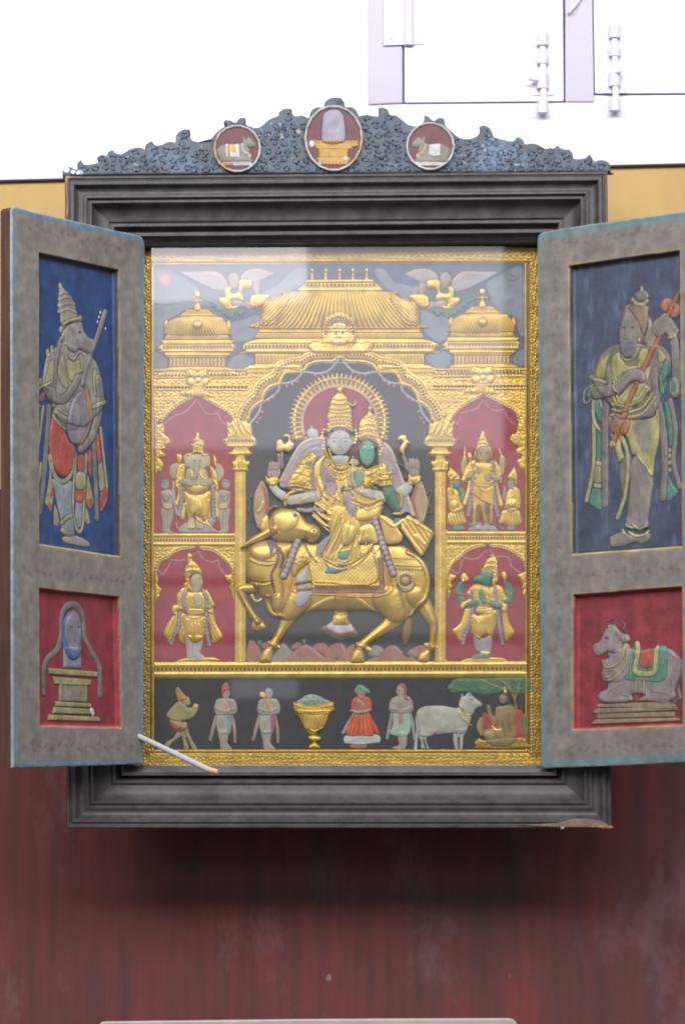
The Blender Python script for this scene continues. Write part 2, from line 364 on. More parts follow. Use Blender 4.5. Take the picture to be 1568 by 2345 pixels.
# ---- window with white painted shutters
def quad(a, Y): return [av(x, y, Y) for x, y in a]
win = thing('wooden_window', 'white painted wooden window with two closed shutters, high on the white wall above the shrine', 'window', (0, .13, 3.2))
def W_(o): o.parent = win; o.matrix_parent_inverse = Matrix.Translation((0, -.13, -3.2)); return o
W_(slab('backing', quad([(846, -300), (1760, -300), (1760, 215.5), (1359.5, 218), (1293, 234.5), (846, 238)], 136), 136, 137.6, M_NAVY))
f = W_(slab('frame', quad([(843, -320), (921, -320), (922, 236), (843, 240)], 131.5), 131.5, 137.9, M_LILAC, bevel=3))
W_(slab('frame', quad([(1292, -320), (1351, -320), (1359.5, 233), (1293.5, 233)], 132.5), 132.5, 137.8, M_LILAC, bevel=2))
W_(slab('sill_rail', quad([(843, 237.5), (1293, 234), (1359, 217.5), (1820, 215), (1820, 266), (843, 270)], 137.3), 137.3, 137.95, M_WHITE))
s1 = W_(slab('shutter', quad([(924.5, -300), (1285.5, -300), (1290, 231.5), (926, 235)], 129), 129, 135.5, M_WHITE, bevel=2.5))
s2 = W_(slab('shutter', quad([(1354, -300), (1790, -300), (1790, 212.5), (1361.5, 214)], 129), 129, 135.5, M_WHITE, bevel=2.5))
def under(o, p, nm=None): o.parent = p; return o
hq = under(slab('hinge', quad([(877, -120), (973, -120), (973, 101), (878, 104)], 125), 125, 129, M_HW, bevel=1), s1)
a, b = av(934, -120, 121), av(936, 103, 121); 
under(tube('hinge_pin', (a[0], 124, a[1]), (b[0], 124, b[1]), 12, 12, M_HW, 18), s1)
for (x, y) in ((900, 42), (892, 86), (899, 84), (962, 84), (958, -10)):
    p = av(x, y, 123); under(tube('screw', (p[0], 122.5, p[1]), (p[0], 127, p[1]), 5, 5.5, M_HW, 12), s1)
def bolt(xc, y0, y1, sh, knob):
    a, b = av(xc-27, y0), av(xc+24, y1)
    under(slab('bolt_plate', quad([(xc-26, y0), (xc+24, y0), (xc+25, y1-32), (xc-25, y1-32)], 125), 125, 129, M_HW, bevel=1), sh)
    ym = y0+78
    a, b = av(xc, y0+30, 95), av(xc+3, y1, 95)
    under(tube('bolt_rod', (a[0], 115, a[1]), (b[0], 115, b[1]), 7.5, 7.5, M_WHITE, 16), sh)
    for yy, hh in ((y0+14, 13), (y0+60, 9), (y1-68, 16), (y1-8, 12)):
        p, q = av(xc, yy-hh, 95), av(xc, yy+hh, 95)
        under(tube('bolt_guide', (p[0], 118, p[1]), (q[0], 118, q[1]), 14, 14, M_HW, 16), sh)
    p, q = av(xc-6, ym+28, 90), av(xc-34 if knob < 0 else xc+14, ym+26, 90)
    under(tube('bolt_knob', (p[0], 112, p[1]), (q[0], 98, q[1]), 5, 6.5, M_WHITE, 12), sh)
bolt(1243, 72, 250, s1, -1); bolt(1408, 55, 245, s2, 1)
p, q = av(1303, 24, 100), av(1333, -14, 100)
W_(tube('hook', (p[0], 120, p[1]), (q[0], 128, q[1]), 4, 4, M_HW, 10))
# ================================================================== cabinet
M_FRAME = plain('blackened_wood', (56, 52, 53), .45, .3, 26, .25, 240, stretch=(1, 1, 1), spec=.4, c2=(88, 83, 84), lo=.3, hi=.75)
M_WOOD = plain('bare_brown_wood', (80, 58, 48), .6, .3, 20, .3, 120, stretch=(2, 2, .25))
cab = thing('shrine_cabinet', 'black moulded wooden wall shrine with carved crest and two open painted doors', 'shrine cabinet', (0, 0, 1.6))
INV = Matrix.Translation((0, 0, -1.6))
def C_(o): o.parent = cab; o.matrix_parent_inverse = INV; return o
OUT = [np.array(av(x, y, -130)) for x, y in ((149, 403), (1390, 392), (1400, 1896), (153, 1896))]   # TL TR BR BL
def inset(w):
    res = []; n = 4; lines = []
    for i in range(4):
        a, b = OUT[i], OUT[(i+1) % 4]; e = (b-a)/np.hypot(*(b-a)); nrm = np.array([e[1], -e[0]])   # inward for clockwise
        lines.append((a+nrm*w, e))
    for i in range(4):
        (p, e), (q, f_) = lines[i-1], lines[i]
        M = np.array([[e[0], -f_[0]], [e[1], -f_[1]]]); t = np.linalg.solve(M, q-p)
        res.append(p+e*t[0])
    return res
PROF = [(0, 60), (0, 3), (1.5, 0), (6, 0), (7.5, 3), (10, 3.5), (11.5, .5), (13, -1), (20, -1), (22, 1), (22.5, 5), (25, 11), (30, 14.5), (37, 15.5), (41, 13), (44, 11.5), (48, 12), (50, 14.5), (50.5, 20), (53.5, 20.5), (54, 16.5), (56, 15.5), (59, 16), (60.5, 18.5), (61, 25), (64, 33), (69, 40), (76, 45), (84, 48), (93, 49), (96, 50), (96.5, 55), (100, 55.5), (100.5, 52), (103, 51), (107, 52), (108.5, 55), (109, 60), (112, 68), (118, 75), (126, 79), (134, 81), (138, 82), (139, 86), (143, 88), (144, 92), (144, 131)]
def dense(P):
    return P
ins = {w: inset(w) for w, d in PROF}
for i, lab in ((0, 'upper moulding in shade'), (1, None), (2, 'lower moulding catching light, chipped at its right end'), (3, None)):
    vs = []; fs = []; n = len(PROF)
    for w, d in PROF:
        a, b = ins[w][i], ins[w][(i+1) % 4]
        vs += [(a[0], -130+d, a[1]), (b[0], -130+d, b[1])]
    fs = [(2*k, 2*k+1, 2*k+3, 2*k+2) for k in range(n-1)]
    o = C_(mesh('moulding', vs, fs, M_FRAME, smooth=True))
    if lab: o['label'] = lab
    for k, f in enumerate(o.data.polygons): f.use_smooth = True
    es = o.modifiers.new('split', 'EDGE_SPLIT'); es.split_angle = math.radians(42)
cs = inset(128)
def ring(name, q, y0, y1, m, t=8):     # box sides without front or back
    vs = []; 
    for y in (y0, y1):
        vs += [(p[0], y, p[1]) for p in q]
    c = np.mean(q, axis=0)
    for y in (y0, y1):
        vs += [tuple((c+(p-c)*(1-t/500))[[0]])+(y,)+tuple((c+(p-c)*(1-t/500))[[1]]) for p in q]
    fs = []
    for i in range(4):
        j = (i+1) % 4; fs += [(i, j, 4+j, 4+i), (8+i, 8+j, 12+j, 12+i), (4+i, 4+j, 12+j, 12+i), (i, j, 8+j, 8+i)]
    return mesh(name, vs, fs, m)
C_(ring('case', [np.array(p) for p in inset(120)], -72, 148, M_FRAME, 6))
C_(slab('outer_lip', [tuple(p) for p in inset(1)], -75, -68, M_WOOD)) if False else None
# brown worn patch on the lower right corner, chipped paint on the upper left
chip = Rel(lambda x, y: at(x, y, -131), 1.2)
TB = Tr(1339, 2950, 1.12)
chip.P(TB, '800,390 850,389 900,389 950,385 1010,380 1060,366 1110,364 1180,372 1215,384 1226,396 1228,403 1200,405 1100,403 1000,403 930,400 860,395 800,390', (126, 100, 86), .8, prof='f', tex=('n', 4, .8))
chip.P(TB, '1180,396 1236,396 1242,407 1190,408', (160, 120, 84), .4, prof='f')
chip.O(TB, 1018, 405, 9, 6, 'pr', .5)
o = C_(chip.bake('chipped_paint', None, M_DOOR, y0=131)); o['label'] = 'pale brown chipped patch on the lower right corner'
chip = Rel(lambda x, y: at(x, y, -131), 1.2)
TA = Tr(240, 660, 3.409)
chip.P(TA, '75,150 160,152 300,165 360,178 250,176 160,180 118,200 112,330 118,560 110,700 85,700 95,480 80,300', (140, 110, 92), .8, prof='f')
o = C_(chip.bake('chipped_paint', None, M_DOOR, y0=131)); o['label'] = 'brown rubbed edge at the upper left corner'
# ---- crest
CY = -108
mc = lambda x, y: at(x, y, CY)
c1, c2, c3, c4 = Tr(240, 440, 2.529), Tr(820, 380, 2.529), Tr(1420, 420, 3.015), Tr(1900, 460, 2.8)
def seq(T, s): return [T(*p) for p in parse(s)]
ol = seq(c1, '28,672 30,610 60,582 110,580 150,600 180,600 178,550 215,512 240,552 300,555 370,542 392,525 378,490 420,458 475,465 490,430 535,412 575,445 640,445 700,405 760,385 830,385 862,405 868,360 930,320 960,355 1020,360 1100,325 1170,325 1175,260 1240,205 1315,205 1315,260 1340,310 1420,330 1500,325 1540,290')
ol += seq(c2, '0,480 60,450 110,390 180,335 215,318 190,290 200,262 260,262 310,285 350,240 410,240 415,300 470,325 540,335 600,295 660,245 740,215 750,180 800,145 875,145 880,190 920,220 980,210 1055,235 1065,180 1120,130 1190,130 1205,120 1210,80 1250,45 1310,30 1380,50 1410,85 1420,130 1480,125 1530,160 1552,210')
ol += seq(c3, '45,140 110,125 200,135 270,140 285,110 280,45 330,35 390,60 420,120 490,130 560,180 640,240 740,260 800,235 830,190 835,130 880,145 945,195 1000,165 1060,165 1080,200 1085,250 1160,320 1240,390 1330,415 1430,400 1490,350 1505,270')
ol += seq(c4, '50,130 110,125 160,150 190,200 210,250 300,280 390,300 440,285 470,250 530,280 555,330 620,322 700,335 780,380 870,380 920,345 970,390 1040,390 1085,430 1100,490 1180,495 1240,480 1270,445 1310,490 1330,525 1390,508 1450,515 1500,550 1512,635')
ol += [(2440, 690), (2430, 692), (2400, 692), (1800, 695), (1400, 697), (800, 700), (300, 705), (262, 706), (252, 704)]
cr = Rel(mc, 1.15); SL = (76, 84, 97)
cr.P(I0, ol, SL, 5, r=5)
OLP = spline(np.array([mc(*p) for p in ol]), True)
rs = np.random.RandomState(4)
pts = []
u0, v0 = OLP.min(0); u1, v1 = OLP.max(0)
gx, gy = np.meshgrid(np.arange(u0, u1, 23.0), np.arange(v0, v1, 19.0)); gx = gx+(np.arange(gx.shape[0])[:, None] % 2)*6
P0 = np.c_[gx.ravel(), gy.ravel()]+rs.uniform(-1.6, 1.6, (gx.size, 2)); dd = sdf_poly(OLP, P0[:, 0], P0[:, 1])
P0 = P0[dd > 6.5]
class UVT:                       # ops given directly in plane millimetres
    pass
def raw_stroke(c, P, R, col, h, **k): return c.add(kind='S', P=np.array(P), R=np.array(R), col=col, h=h, **k)
def raw_ball(c, p, r, col, h, **k): return c.add(kind='B', P=np.array([p]), rad=r, col=col, h=h, **k)
for n, (x, y) in enumerate(P0):
    a0 = rs.uniform(0, 6.28); sgn = 1 if x > 0 else -1; R = rs.uniform(7.6, 9.0)
    sgn *= 1 if n % 2 else -1; A = a0+np.linspace(0, 5.0, 18)*sgn; rr = R*np.linspace(1, .3, 18)
    raw_stroke(cr, np.c_[x+rr*np.cos(A), y+rr*np.sin(A)], np.linspace(2.3, 1.5, 18), (92, 100, 114), 3.2)
    for t_ in (2.6, 4.4): raw_ball(cr, (x+R*1.0*math.cos(a0+(t_+3.0)*sgn), y+R*1.0*math.sin(a0+(t_+3.0)*sgn)), 2.1, (44, 50, 64), -4)
    if n % 3 == 0: raw_ball(cr, (x, y), 2.2, (96, 104, 118), 1.5)
for st in ('-1', ):                # long sweeping stems fanned from the foot
    for fx in (-520, -410, -285, -170, -75, 95, 180, 300, 415, 520):
        sg = 1 if fx < 0 else -1; b = av(784+fx, 400, CY)
        for k in range(3):
            P = [(b[0]+(k*5)*sg, b[1]+3), (b[0]+(8+k*5)*sg, b[1]+16), (b[0]+(20+k*6)*sg, b[1]+27+k*3), (b[0]+(38+k*7)*sg, b[1]+30+k*7)]
            P = spline(P, False); d = sdf_poly(OLP, P[:, 0], P[:, 1]); P = P[d > 3]
            if len(P) > 3: raw_stroke(cr, P, np.linspace(1.8, 1.0, len(P)), (100, 108, 120), 2)
def crest_post(U, V, Z, C, G, Dm):
    C = C*(.84+.28*fbm(U, V, 26, 3)[..., None])
    for (x, y, r) in ((740, 620, 60), (715, 670, 50), (640, 620, 45), (610, 640, 30), (1965, 620, 60), (2050, 600, 55), (1950, 660, 55), (1990, 570, 40), (1160, 590, 40), (1500, 520, 30), (2100, 640, 30)):
        u, v = mc(x, y); w = np.clip(1.25-np.hypot(U-u, (V-v))/(r/K), 0, 1)*np.clip(fbm(U, V, 13, 8)*2.2-.5, 0, 1)
        C = C*(1-.42*w[..., None])+lin((104, 140, 170))*.42*w[..., None]
    w = np.clip((noise(U, V, 4.5, 21)-.80)*10, 0, 1)*np.clip(fbm(U, V, 50, 2)*3-1.3, 0, 1)
    C = C*(1-w[..., None])+lin((160, 180, 200))*w[..., None]
    for (x, y, r) in ((1127, 548, 5.5), (1194, 531, 5)):
        u, v = mc(x, y); w = np.clip((r-np.hypot(U-u, V-v))+.5, 0, 1)[..., None]; C = C*(1-w)+lin((170, 160, 155))*w
    u, v = mc(272, 688)
    for (x, y, rx, ry) in ((268, 682, 8, 7), (295, 690, 6, 5), (315, 694, 5, 5)):
        u, v = mc(x, y); w = np.clip((1-np.hypot((U-u)/rx, (V-v)/ry))*3, 0, 1)[..., None]; C = C*(1-w)+lin((225, 225, 225))*w
    return Z, C, G
o = C_(cr.bake('carved_crest', None, M_CREST, y0=-CY, base=4, post=crest_post)); o['label'] = 'blue grey scrolling foliage crest'
C_(slab('crest_board', [tuple(p) for p in OLP[::3]], CY-1, CY+22, M_CREST and plain('crest_side', (84, 92, 104), .6)))
def medal(cx, cy, rx, ry, kind):
    m = Rel(lambda x, y: at(x, y, CY-9), 1.0)
    m.O(I0, cx, cy, rx+2, ry+2, (120, 122, 130), 3)
    m.O(I0, cx, cy, rx, ry, 'wh', 3, z=3, prof='f')
    m.O(I0, cx, cy, rx-9, ry-9, 'mr', .6, z=2)
    th = np.linspace(0, 2*math.pi, 40)[:-1]
    th = np.linspace(0, 2*math.pi, 61)
    ringp = [(cx+(rx-4)*math.cos(t), cy+(ry-4)*math.sin(t)) for t in th]
    m.B(I0, ringp, 6.2, 3.6, 'wh', 1.6)
    seg = {0: (2.6, 3.6), 1: (-.05, .9), 2: (.9, 1.25)}[kind]
    m.B(I0, [(cx+(rx-4)*math.cos(t), cy+(ry-4)*math.sin(t)) for t in np.linspace(*seg, 12)], 6, 3.4, (190, 150, 80), .5)
    if kind == 0: m.B(I0, [(cx+(rx-4)*math.cos(t), cy+(ry-4)*math.sin(t)) for t in np.linspace(1.8, 2.4, 8)], 6, 3.4, (190, 150, 80), .5)
    if kind == 1:
        T = c2; g = (184, 144, 76)
        m.P(T, '1183,480 1183,240 1205,180 1250,152 1310,148 1370,165 1405,210 1415,260 1415,480', 'ol', 1, prof='f')
        m.P(T, '1190,478 1190,245 1212,190 1255,160 1310,156 1365,172 1398,215 1408,262 1408,478', (146, 142, 156), 5, r=12, tex=('s', 4, 90, .3))
        m.P(T, '!1105,468 1550,468 1550,525 1490,535 1490,556 1130,556 1110,520', g, 2.5, prof='f')
        m.P(T, '!1150,556 1448,556 1440,640 1155,640', g, 1.6, prof='f', tex=('s', 5, 0, 1.2))
        m.P(T, '!1125,640 1475,640 1440,712 1165,712', g, 2.5, prof='f')
        m.Q(T, '1120,488 1540,488', 32, 18, 26, (150, 116, 76), -.8); m.Q(T, '1130,525 1500,525', 18, 6, 16, (150, 116, 76), -.5)
        m.Q(T, '1150,690 1440,690', 34, 12, 22, (150, 116, 76), -.8); m.Q(T, '1130,655 1470,655', 20, 6, 12, (150, 116, 76), -.5)
        m.O(T, 1080, 500, 26, 34, 'wh', 2); m.O(T, 1160, 700, 17, 20, 'wh', 2); m.O(T, 1425, 650, 22, 22, 'wh', 2)
    else:
        T = c2 if kind == 0 else c2.m((949.3+1720)/2); gy = (122, 118, 110)
        m.P(T, '125,600 120,560 150,530 200,505 260,500 340,505 380,480 375,435 395,425 410,455 440,430 470,445 490,470 515,490 515,525 480,540 440,535 455,570 450,620 470,690 180,690 150,650', gy, 3.2, r=9, ol=.8)
        m.P(T, '330,640 440,640 480,690 300,690', (128, 124, 120), 1)
        if kind == 0:
            m.P(T, '!210,505 235,500 240,640 215,640', 'wh', 1.5); m.P(T, '!225,530 240,520 245,630 225,635', (196, 150, 70), 1.2)
            m.P(T, '!250,510 345,500 352,640 256,640', 'wh', 1.4, prof='f', tex=('s', 3, 0, .5)); m.P(T, '!262,512 310,505 318,580 290,600 262,570', (196, 146, 70), .8)
        else:
            m.P(T, '!225,497 340,510 345,615 290,632 222,622', 'wh', 1.8, prof='f', tex=('n', 4, .7))
        m.B(T, '372,500 385,560 410,590 440,600', 12, 6, 'wh' if kind == 0 else (200, 160, 90), .8)
        m.O(T, 455, 620, 14, 20, (200, 160, 90), 1)
        m.P(T, '!170,690 475,686 475,722 190,722', 'wh', 2, prof='f', tex=('s', 5, 0, .6))
        if kind == 0: m.P(T, '!165,690 290,690 290,720 190,722', (170, 130, 96), .6, prof='f')
    o = C_(m.bake('medallion', None, M_CREST, y0=-CY+13, back=-9))
    o['label'] = ['round red medallion with a grey bull facing right', 'large red medallion with a white pillar on a gold pedestal', 'round red medallion with a grey bull facing left'][kind]
medal(949.3, 597.5, 96, 96, 0); medal(1334.5, 556, 118, 133, 1); medal(1720, 588, 98, 97, 2)
# ---- doors
hL = (-450.0, -60.0); hR = (445.0, -60.0)
PLd = Plane(hL, (268, 340)); PRd = Plane(hR, (303, -253))
def leaf(name, pl, hinge, outer, ops, figs, label, yel, edgecol, wide=10):
    e = thing(name, None, None); e.parent = cab; e.matrix_parent_inverse = INV
    e.location = (hinge[0]/1000, hinge[1]/1000, 0); e.rotation_euler = (0, 0, math.atan2(pl.e[1], pl.e[0])); e['label'] = label
    r = Rel(pl, 1.7)
    r.P(I0, '!'+outer, 'dg', 2.5, r=6)
    for lip, panel, lc, pc, dz in ops:
        r.P(I0, '!'+lip, lc, -dz-2.5, r=8.5); r.P(I0, '!'+panel, pc, 0)
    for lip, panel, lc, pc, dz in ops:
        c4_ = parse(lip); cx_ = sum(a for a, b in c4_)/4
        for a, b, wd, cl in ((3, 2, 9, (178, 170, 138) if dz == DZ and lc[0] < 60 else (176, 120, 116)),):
            r.S(I0, [(c4_[a][0]+4, c4_[a][1]-3), (c4_[b][0]-4, c4_[b][1]-3)], wd, cl, .8)  # pale stroke paints the light caught along each opening's lower lip
    lips = [r.pts(I0, l[0]) for l in ops]
    r2 = np.random.RandomState(3 if yel else 8)
    def post(U, V, Z, C, G, Dm):
        n1, n2 = fbm(U, V, 30, 4), noise(U, V/6, 5, 6)
        frame = np.ones_like(U, bool)
        dl = np.full(U.shape, 1e3)
        for P in lips:
            d = sdf_poly(P, U, V); dl = np.minimum(dl, -d); frame &= d < 0
        fr = frame[..., None]
        base = C*(.80+.34*n1[..., None])*(.93+.14*n2[..., None])
        base = base*(1+np.array([.0, -.02, -.05])*n1[..., None])
        w = np.clip((wide+16*n1-Dm)/10, 0, 1)*np.clip(.35+n2*.6+noise(U, V, 60, 15)*.5-.15, 0, .8); w = w[..., None]
        base = base*(1-w)+lin(edgecol)*w
        w = np.clip((3.0+3*noise(U, V, 9, 3)-Dm)/3, 0, 1)[..., None]*.5
        base = base*(1-w)+lin((170, 175, 165))*w
        w = np.clip((3+9*noise(U, V, 14, 7)-dl)/5, 0, 1)*(yel+.5*noise(U, V, 25, 12)); w = np.clip(w, 0, 1)[..., None]
        base = base*(1-w)+lin((150, 134, 84))*w
        n3, n4 = fbm(U, V/2.5, 14, 61), noise(U, V/7, 4.5, 66)
        pc = C*(.62+.42*n1[..., None]+.28*n3[..., None]); w = np.clip((n3-.52)*5, 0, 1)*np.clip((n4-.35)*2, 0, 1)*(.10+.18*(yel > .2)); w = w[..., None]
        pc = pc*(1-w)+np.where(C[..., 2:3] > C[..., 0:1], lin((118, 132, 160)), lin((190, 60, 56)))*w
        C = np.where(fr, base, pc)
        pass
        return Z, C, G
    # faint painted scrolls on rails and stiles
    for path, n in figs[1]:
        P = resample(spline(r.pts(I0, path), False), 21)
        for i, p in enumerate(P[1:-1]):
            q = P[i+2]-P[i]; a = math.atan2(q[1], q[0]); ph = math.sin(i*1.3)*7
            x, y = p[0]-math.sin(a)*ph*.6, p[1]+math.cos(a)*ph*.6
            for k in range(3):
                b = a+(.9 if i % 2 else -.9)+k*.12; o_ = (k-1)*4.0
                raw_stroke(r, [(x+o_*math.cos(a), y+o_*math.sin(a)), (x+o_*math.cos(a)+13*math.cos(b), y+o_*math.sin(a)+13*math.sin(b))], [1.3, .4], (106, 99, 106), -.3)
    r.bake('door_frame', e, M_DOOR, back=-2.2, post=post)
    P = r.pts(I0, outer); c = P.mean(0)
    n = len(P); Pq = [tuple(c+(p-c)*.998) for p in P]
    mesh('door_back', [(x, 1.2, z) for x, z in Pq]+[(x, 31, z) for x, z in Pq], [tuple(range(2*n-1, n-1, -1))]+[(i, (i+1) % n, n+(i+1) % n, n+i) for i in range(n)], M_WOOD, parent=e)
    figs[0](pl, e, ops)
    return e
# ---- carved panels of the doors
L1, L2, L3 = Tr(0, 780, 2.613), Tr(0, 1480, 2.613), Tr(0, 2200, 2.605)
R1, R2, R3 = Tr(2139, 780, 2.613), Tr(2139, 1480, 2.613), Tr(2139, 2200, 2.605)
LA = '155,1010 474,1080 482,2230 156,2180'; LB = '155,2353 476,2388 484,2914 159,2906'
RA = '2275,1063 2717,1002 2728,2190 2288,2221'; RB = '2292,2380 2728,2346 2729,2902 2292,2922'
DZ = 13.0; pass
def blues(col2, seed):
    def post(U, V, Z, C, G, Dm):
        return Z, C, G
    return post
def worn(U, V, Z, C, G, Dm):            # old distemper: blotchy wear, chips down to grey wood, brush streaks
    a, b, c = fbm(U, V, 22, 41), noise(U, V/5, 3.2, 44), fbm(U, V, 7, 47)
    C = C*(.66+.34*a[..., None])*(.88+.22*b[..., None])
    w = (np.clip((c-.60)*7, 0, 1)*.5)[..., None]; C = C*(1-w)+lin((116, 110, 108))*w
    w = (np.clip((noise(U, V, 3.0, 52)-.9)*14, 0, 1)*.6)[..., None]; C = C*(1-w)+lin((176, 170, 160))*w
    return Z+.35*b*(Dm > 0), C, G
def figs_left(pl, e, ops):
    r = Rel(pl, 1.15); r.hs = .6; r.rc = 8; k = dict(ol=1.6, olc='do')
    T, Y = L1, L2
    # trailing scarves
    r.S(Y, '500,380 460,700 412,1050 402,1220 432,1370', 36, 'cr', 2, **k); r.S(Y, '1096,600 1130,900 1165,1250 1150,1380 1108,1470', 34, 'cr', 2, **k)
    r.P(Y, '470,960 490,1000 470,1140 440,1190 430,1130', 'cr', 2, **k); r.P(Y, '404,1230 455,1240 452,1320 432,1400 410,1330', 'ro', 2)
    r.P(Y, '575,1010 590,1150 620,1240 600,1360 580,1465 545,1420 520,1375 545,1240 560,1120', 'cr', 2.2, **k); r.O(Y, 590, 1275, 20, 52, 'ro', 1, 8); r.O(Y, 566, 1412, 20, 44, 'ro', 1, -20)
    r.P(Y, '620,1420 650,1480 670,1600 650,1625 610,1600', 'cr', 1.5, **k); r.O(Y, 652, 1600, 12, 24, 'ro', .6)
    r.P(Y, '965,1100 990,1200 1022,1360 1005,1430 970,1430 950,1330', 'cr', 2.2, **k); r.P(Y, '960,1350 1005,1340 1010,1400 985,1432 966,1420', 'ro', 1)
    r.P(Y, '940,1440 970,1500 985,1590 950,1600 930,1540', 'cr', 1.5, **k); r.O(Y, 950, 1570, 10, 24, 'ro', .6)
    r.P(Y, '1078,980 1112,960 1142,1220 1092,1245', 'cr', 2, **k); r.P(Y, '1108,1275 1166,1235 1165,1370 1105,1478 1096,1360', 'ro', 2, **k)
    r.P(Y, '1052,700 1085,685 1102,930 1070,945', 'ro', 2, **k); r.P(Y, '968,860 1002,845 1002,1085 975,1060', 'ro', 1.6, **k)
    r.S(Y, '560,380 540,700 515,1000 490,1300 462,1480', 62, 'dg', 3, **k); r.S(Y, '1020,640 1040,1000 1055,1300 1062,1550', 58, 'dg', 3, **k)
    # legs
    r.P(Y, '596,1140 700,1200 790,1160 830,1300 810,1500 815,1700 760,1730 700,1700 680,1560 640,1380', 'wb', 5, r=16, **k)
    r.P(Y, '850,1330 900,1340 900,1600 860,1640 830,1560', 'wb', 3, **k)
    r.P(Y, '706,1745 800,1725 880,1745 960,1785 985,1830 950,1845 850,1830 760,1810 710,1790', 'dl', 4, **k)
    r.S(Y, '690,1590 730,1545 790,1515', 42, 'cr', 2, **k); r.S(Y, '696,1670 740,1710 805,1705', 44, 'cr', 2, **k)
    # skirt
    r.P(Y, '600,500 700,590 760,740 822,800 826,950 760,1090 690,1110 610,1040 570,900 556,700 575,580', 'ro', 6, r=22, tex=('n', 16, 1.0), **k)
    r.S(Y, '562,900 590,1030 640,1130 700,1165 760,1130 800,1050 822,940', 50, 'cr', 2.4, **k)
    r.S(Y, '838,870 828,1100 800,1300 812,1500 842,1640 880,1690 915,1600 928,1300 950,880', 34, 'cr', 2.6, **k)
    r.P(Y, '866,900 926,896 922,1052 868,1040', 'ro', 2, **k); r.P(Y, '846,1080 930,1075 922,1235 846,1232', 'cr', 2.4, **k); r.P(Y, '836,1262 920,1262 916,1350 872,1384 834,1340', 'ro', 2, **k)
    # torso
    r.P(T, '530,1700 600,1620 690,1540 850,1600 1010,1700 1085,1850 1125,2090 1120,2200 900,2420 640,2330 600,2240 540,2060 490,1980', 'dl', 7, r=26, **k)
    r.P(Y, '620,380 760,330 850,420 830,620 700,580 606,500', 'dl', 4, **k)
    for s in ('612,430 680,520 760,560', '600,475 660,570 750,615', '640,400 700,450 760,470'): r.S(Y, s, 28, 'cr', 2, **k)
    for s in ('640,1800 690,1650 712,1760 736,1940 735,2010 690,1990 650,1900', '734,1725 800,1745 872,1720 905,1840 830,1870 790,1940 752,1900', '508,1950 560,1740 592,1710 600,1790 582,1990', '872,1655 935,1760 905,1870 872,1790', '1008,1820 1050,1850 1088,1990 1092,2100 1018,2080'):
        r.P(T, s, 'cr', 2.6, **k)
    r.S(T, '718,1560 740,1660 800,1710 845,1650', 26, 'cr', 2.4, **k); r.S(T, '700,1690 712,1800 750,1960', 14, 'cr', 2, ol=.8, olc='do'); r.S(T, '860,1680 880,1760 876,1850', 14, 'cr', 2, ol=.8, olc='do')
    # head and crown
    r.P(T, '740,1365 880,1315 915,1400 965,1480 1035,1520 1030,1600 975,1650 870,1600 800,1640 730,1580 690,1500 700,1420', 'dl', 6, r=18, **k)
    r.O(T, 868, 1428, 18, 12, 'do', .4); r.S(T, '850,1620 900,1600 960,1625', 8, 'do', -.3)
    r.P(T, '672,960 700,960 755,1025 815,1110 845,1230 872,1290 868,1320 760,1340 705,1400 682,1330 672,1220 655,1185 658,1100', (146, 142, 128), 7, r=16, **k)
    for s in ('660,1215 740,1190 838,1225', '660,1150 730,1130 815,1130', '664,1085 720,1060 785,1065', '672,1030 700,1010 745,1020'): r.S(T, s, 34, (158, 154, 134), 2.2, ol=.8, olc='do')
    r.S(T, '700,1345 760,1310 860,1285', 34, 'cr', 2.4, **k)
    r.O(T, 674, 940, 17, 28, 'cr', 3, **k); r.O(T, 885, 1282, 17, 32, 'cr', 3, **k); r.O(T, 684, 1400, 17, 34, 'cr', 3, **k); r.O(T, 590, 1605, 18, 42, 'cr', 3, **k); r.O(T, 546, 1645, 18, 42, 'cr', 3, **k); r.O(T, 468, 1945, 17, 40, 'cr', 3, **k)
    r.S(T, '690,1490 650,1600 620,1760 600,2000 600,2200', 44, 'dg', 3, **k)
    # arms
    r.S(Y, '540,190 600,280 700,300 800,180 850,80', [120, 120, 90, 90, 90], 'dg', 6, **k)
    r.S(Y, '560,120 460,190 432,300 465,375', 24, 'cr', 2.4, **k); r.O(Y, 490, 278, 24, 52, 'ro', 1.4, 12)
    r.S(Y, '1060,100 1080,330 1060,520 1000,700 890,830', [110, 110, 100, 90, 80], 'dg', 7, **k)
    r.S(Y, '1010,385 1070,350 1120,345', 42, 'cr', 2, **k); r.O(Y, 1130, 335, 25, 28, 'cr', 3, **k); r.S(Y, '975,690 1000,745', 20, 'cr', 2, **k)
    # long lute
    r.P(Y, '850,225 905,250 945,380 962,560 930,700 880,772 800,765 748,640 735,500 770,350', (132, 128, 136), 9, r=24, ol=2.2, olc=(50, 54, 92))
    r.P(Y, '925,150 950,200 990,380 1005,500 970,650 900,770 855,790 905,700 950,560 948,400', (182, 134, 100), 3, **k)
    r.S(T, '1146,1215 1080,1420 1010,1620 950,1780 895,1980', 50, 'dg', 5, prof='f', ol=1.4, olc=(90, 96, 140))
    for x, y in ((1095, 1222), (1080, 1272), (1066, 1322), (1150, 1392)): r.O(T, x, y, 8, 20, (190, 196, 200), 2)
    o = r.bake('carved_musician', e, M_DOOR, base=-DZ, back=-DZ-1.5, post=worn); o['label'] = 'long nosed crowned musician with a lute in an orange skirt'
    # ---- shrine stone below
    r = Rel(pl, 1.15); r.hs = .6; r.rc = 8; T = L3; g = (124, 116, 110); p = (158, 150, 104)
    r.P(T, '!705,1010 890,1010 892,1228 705,1225', (142, 142, 150), 5, r=12, **k)
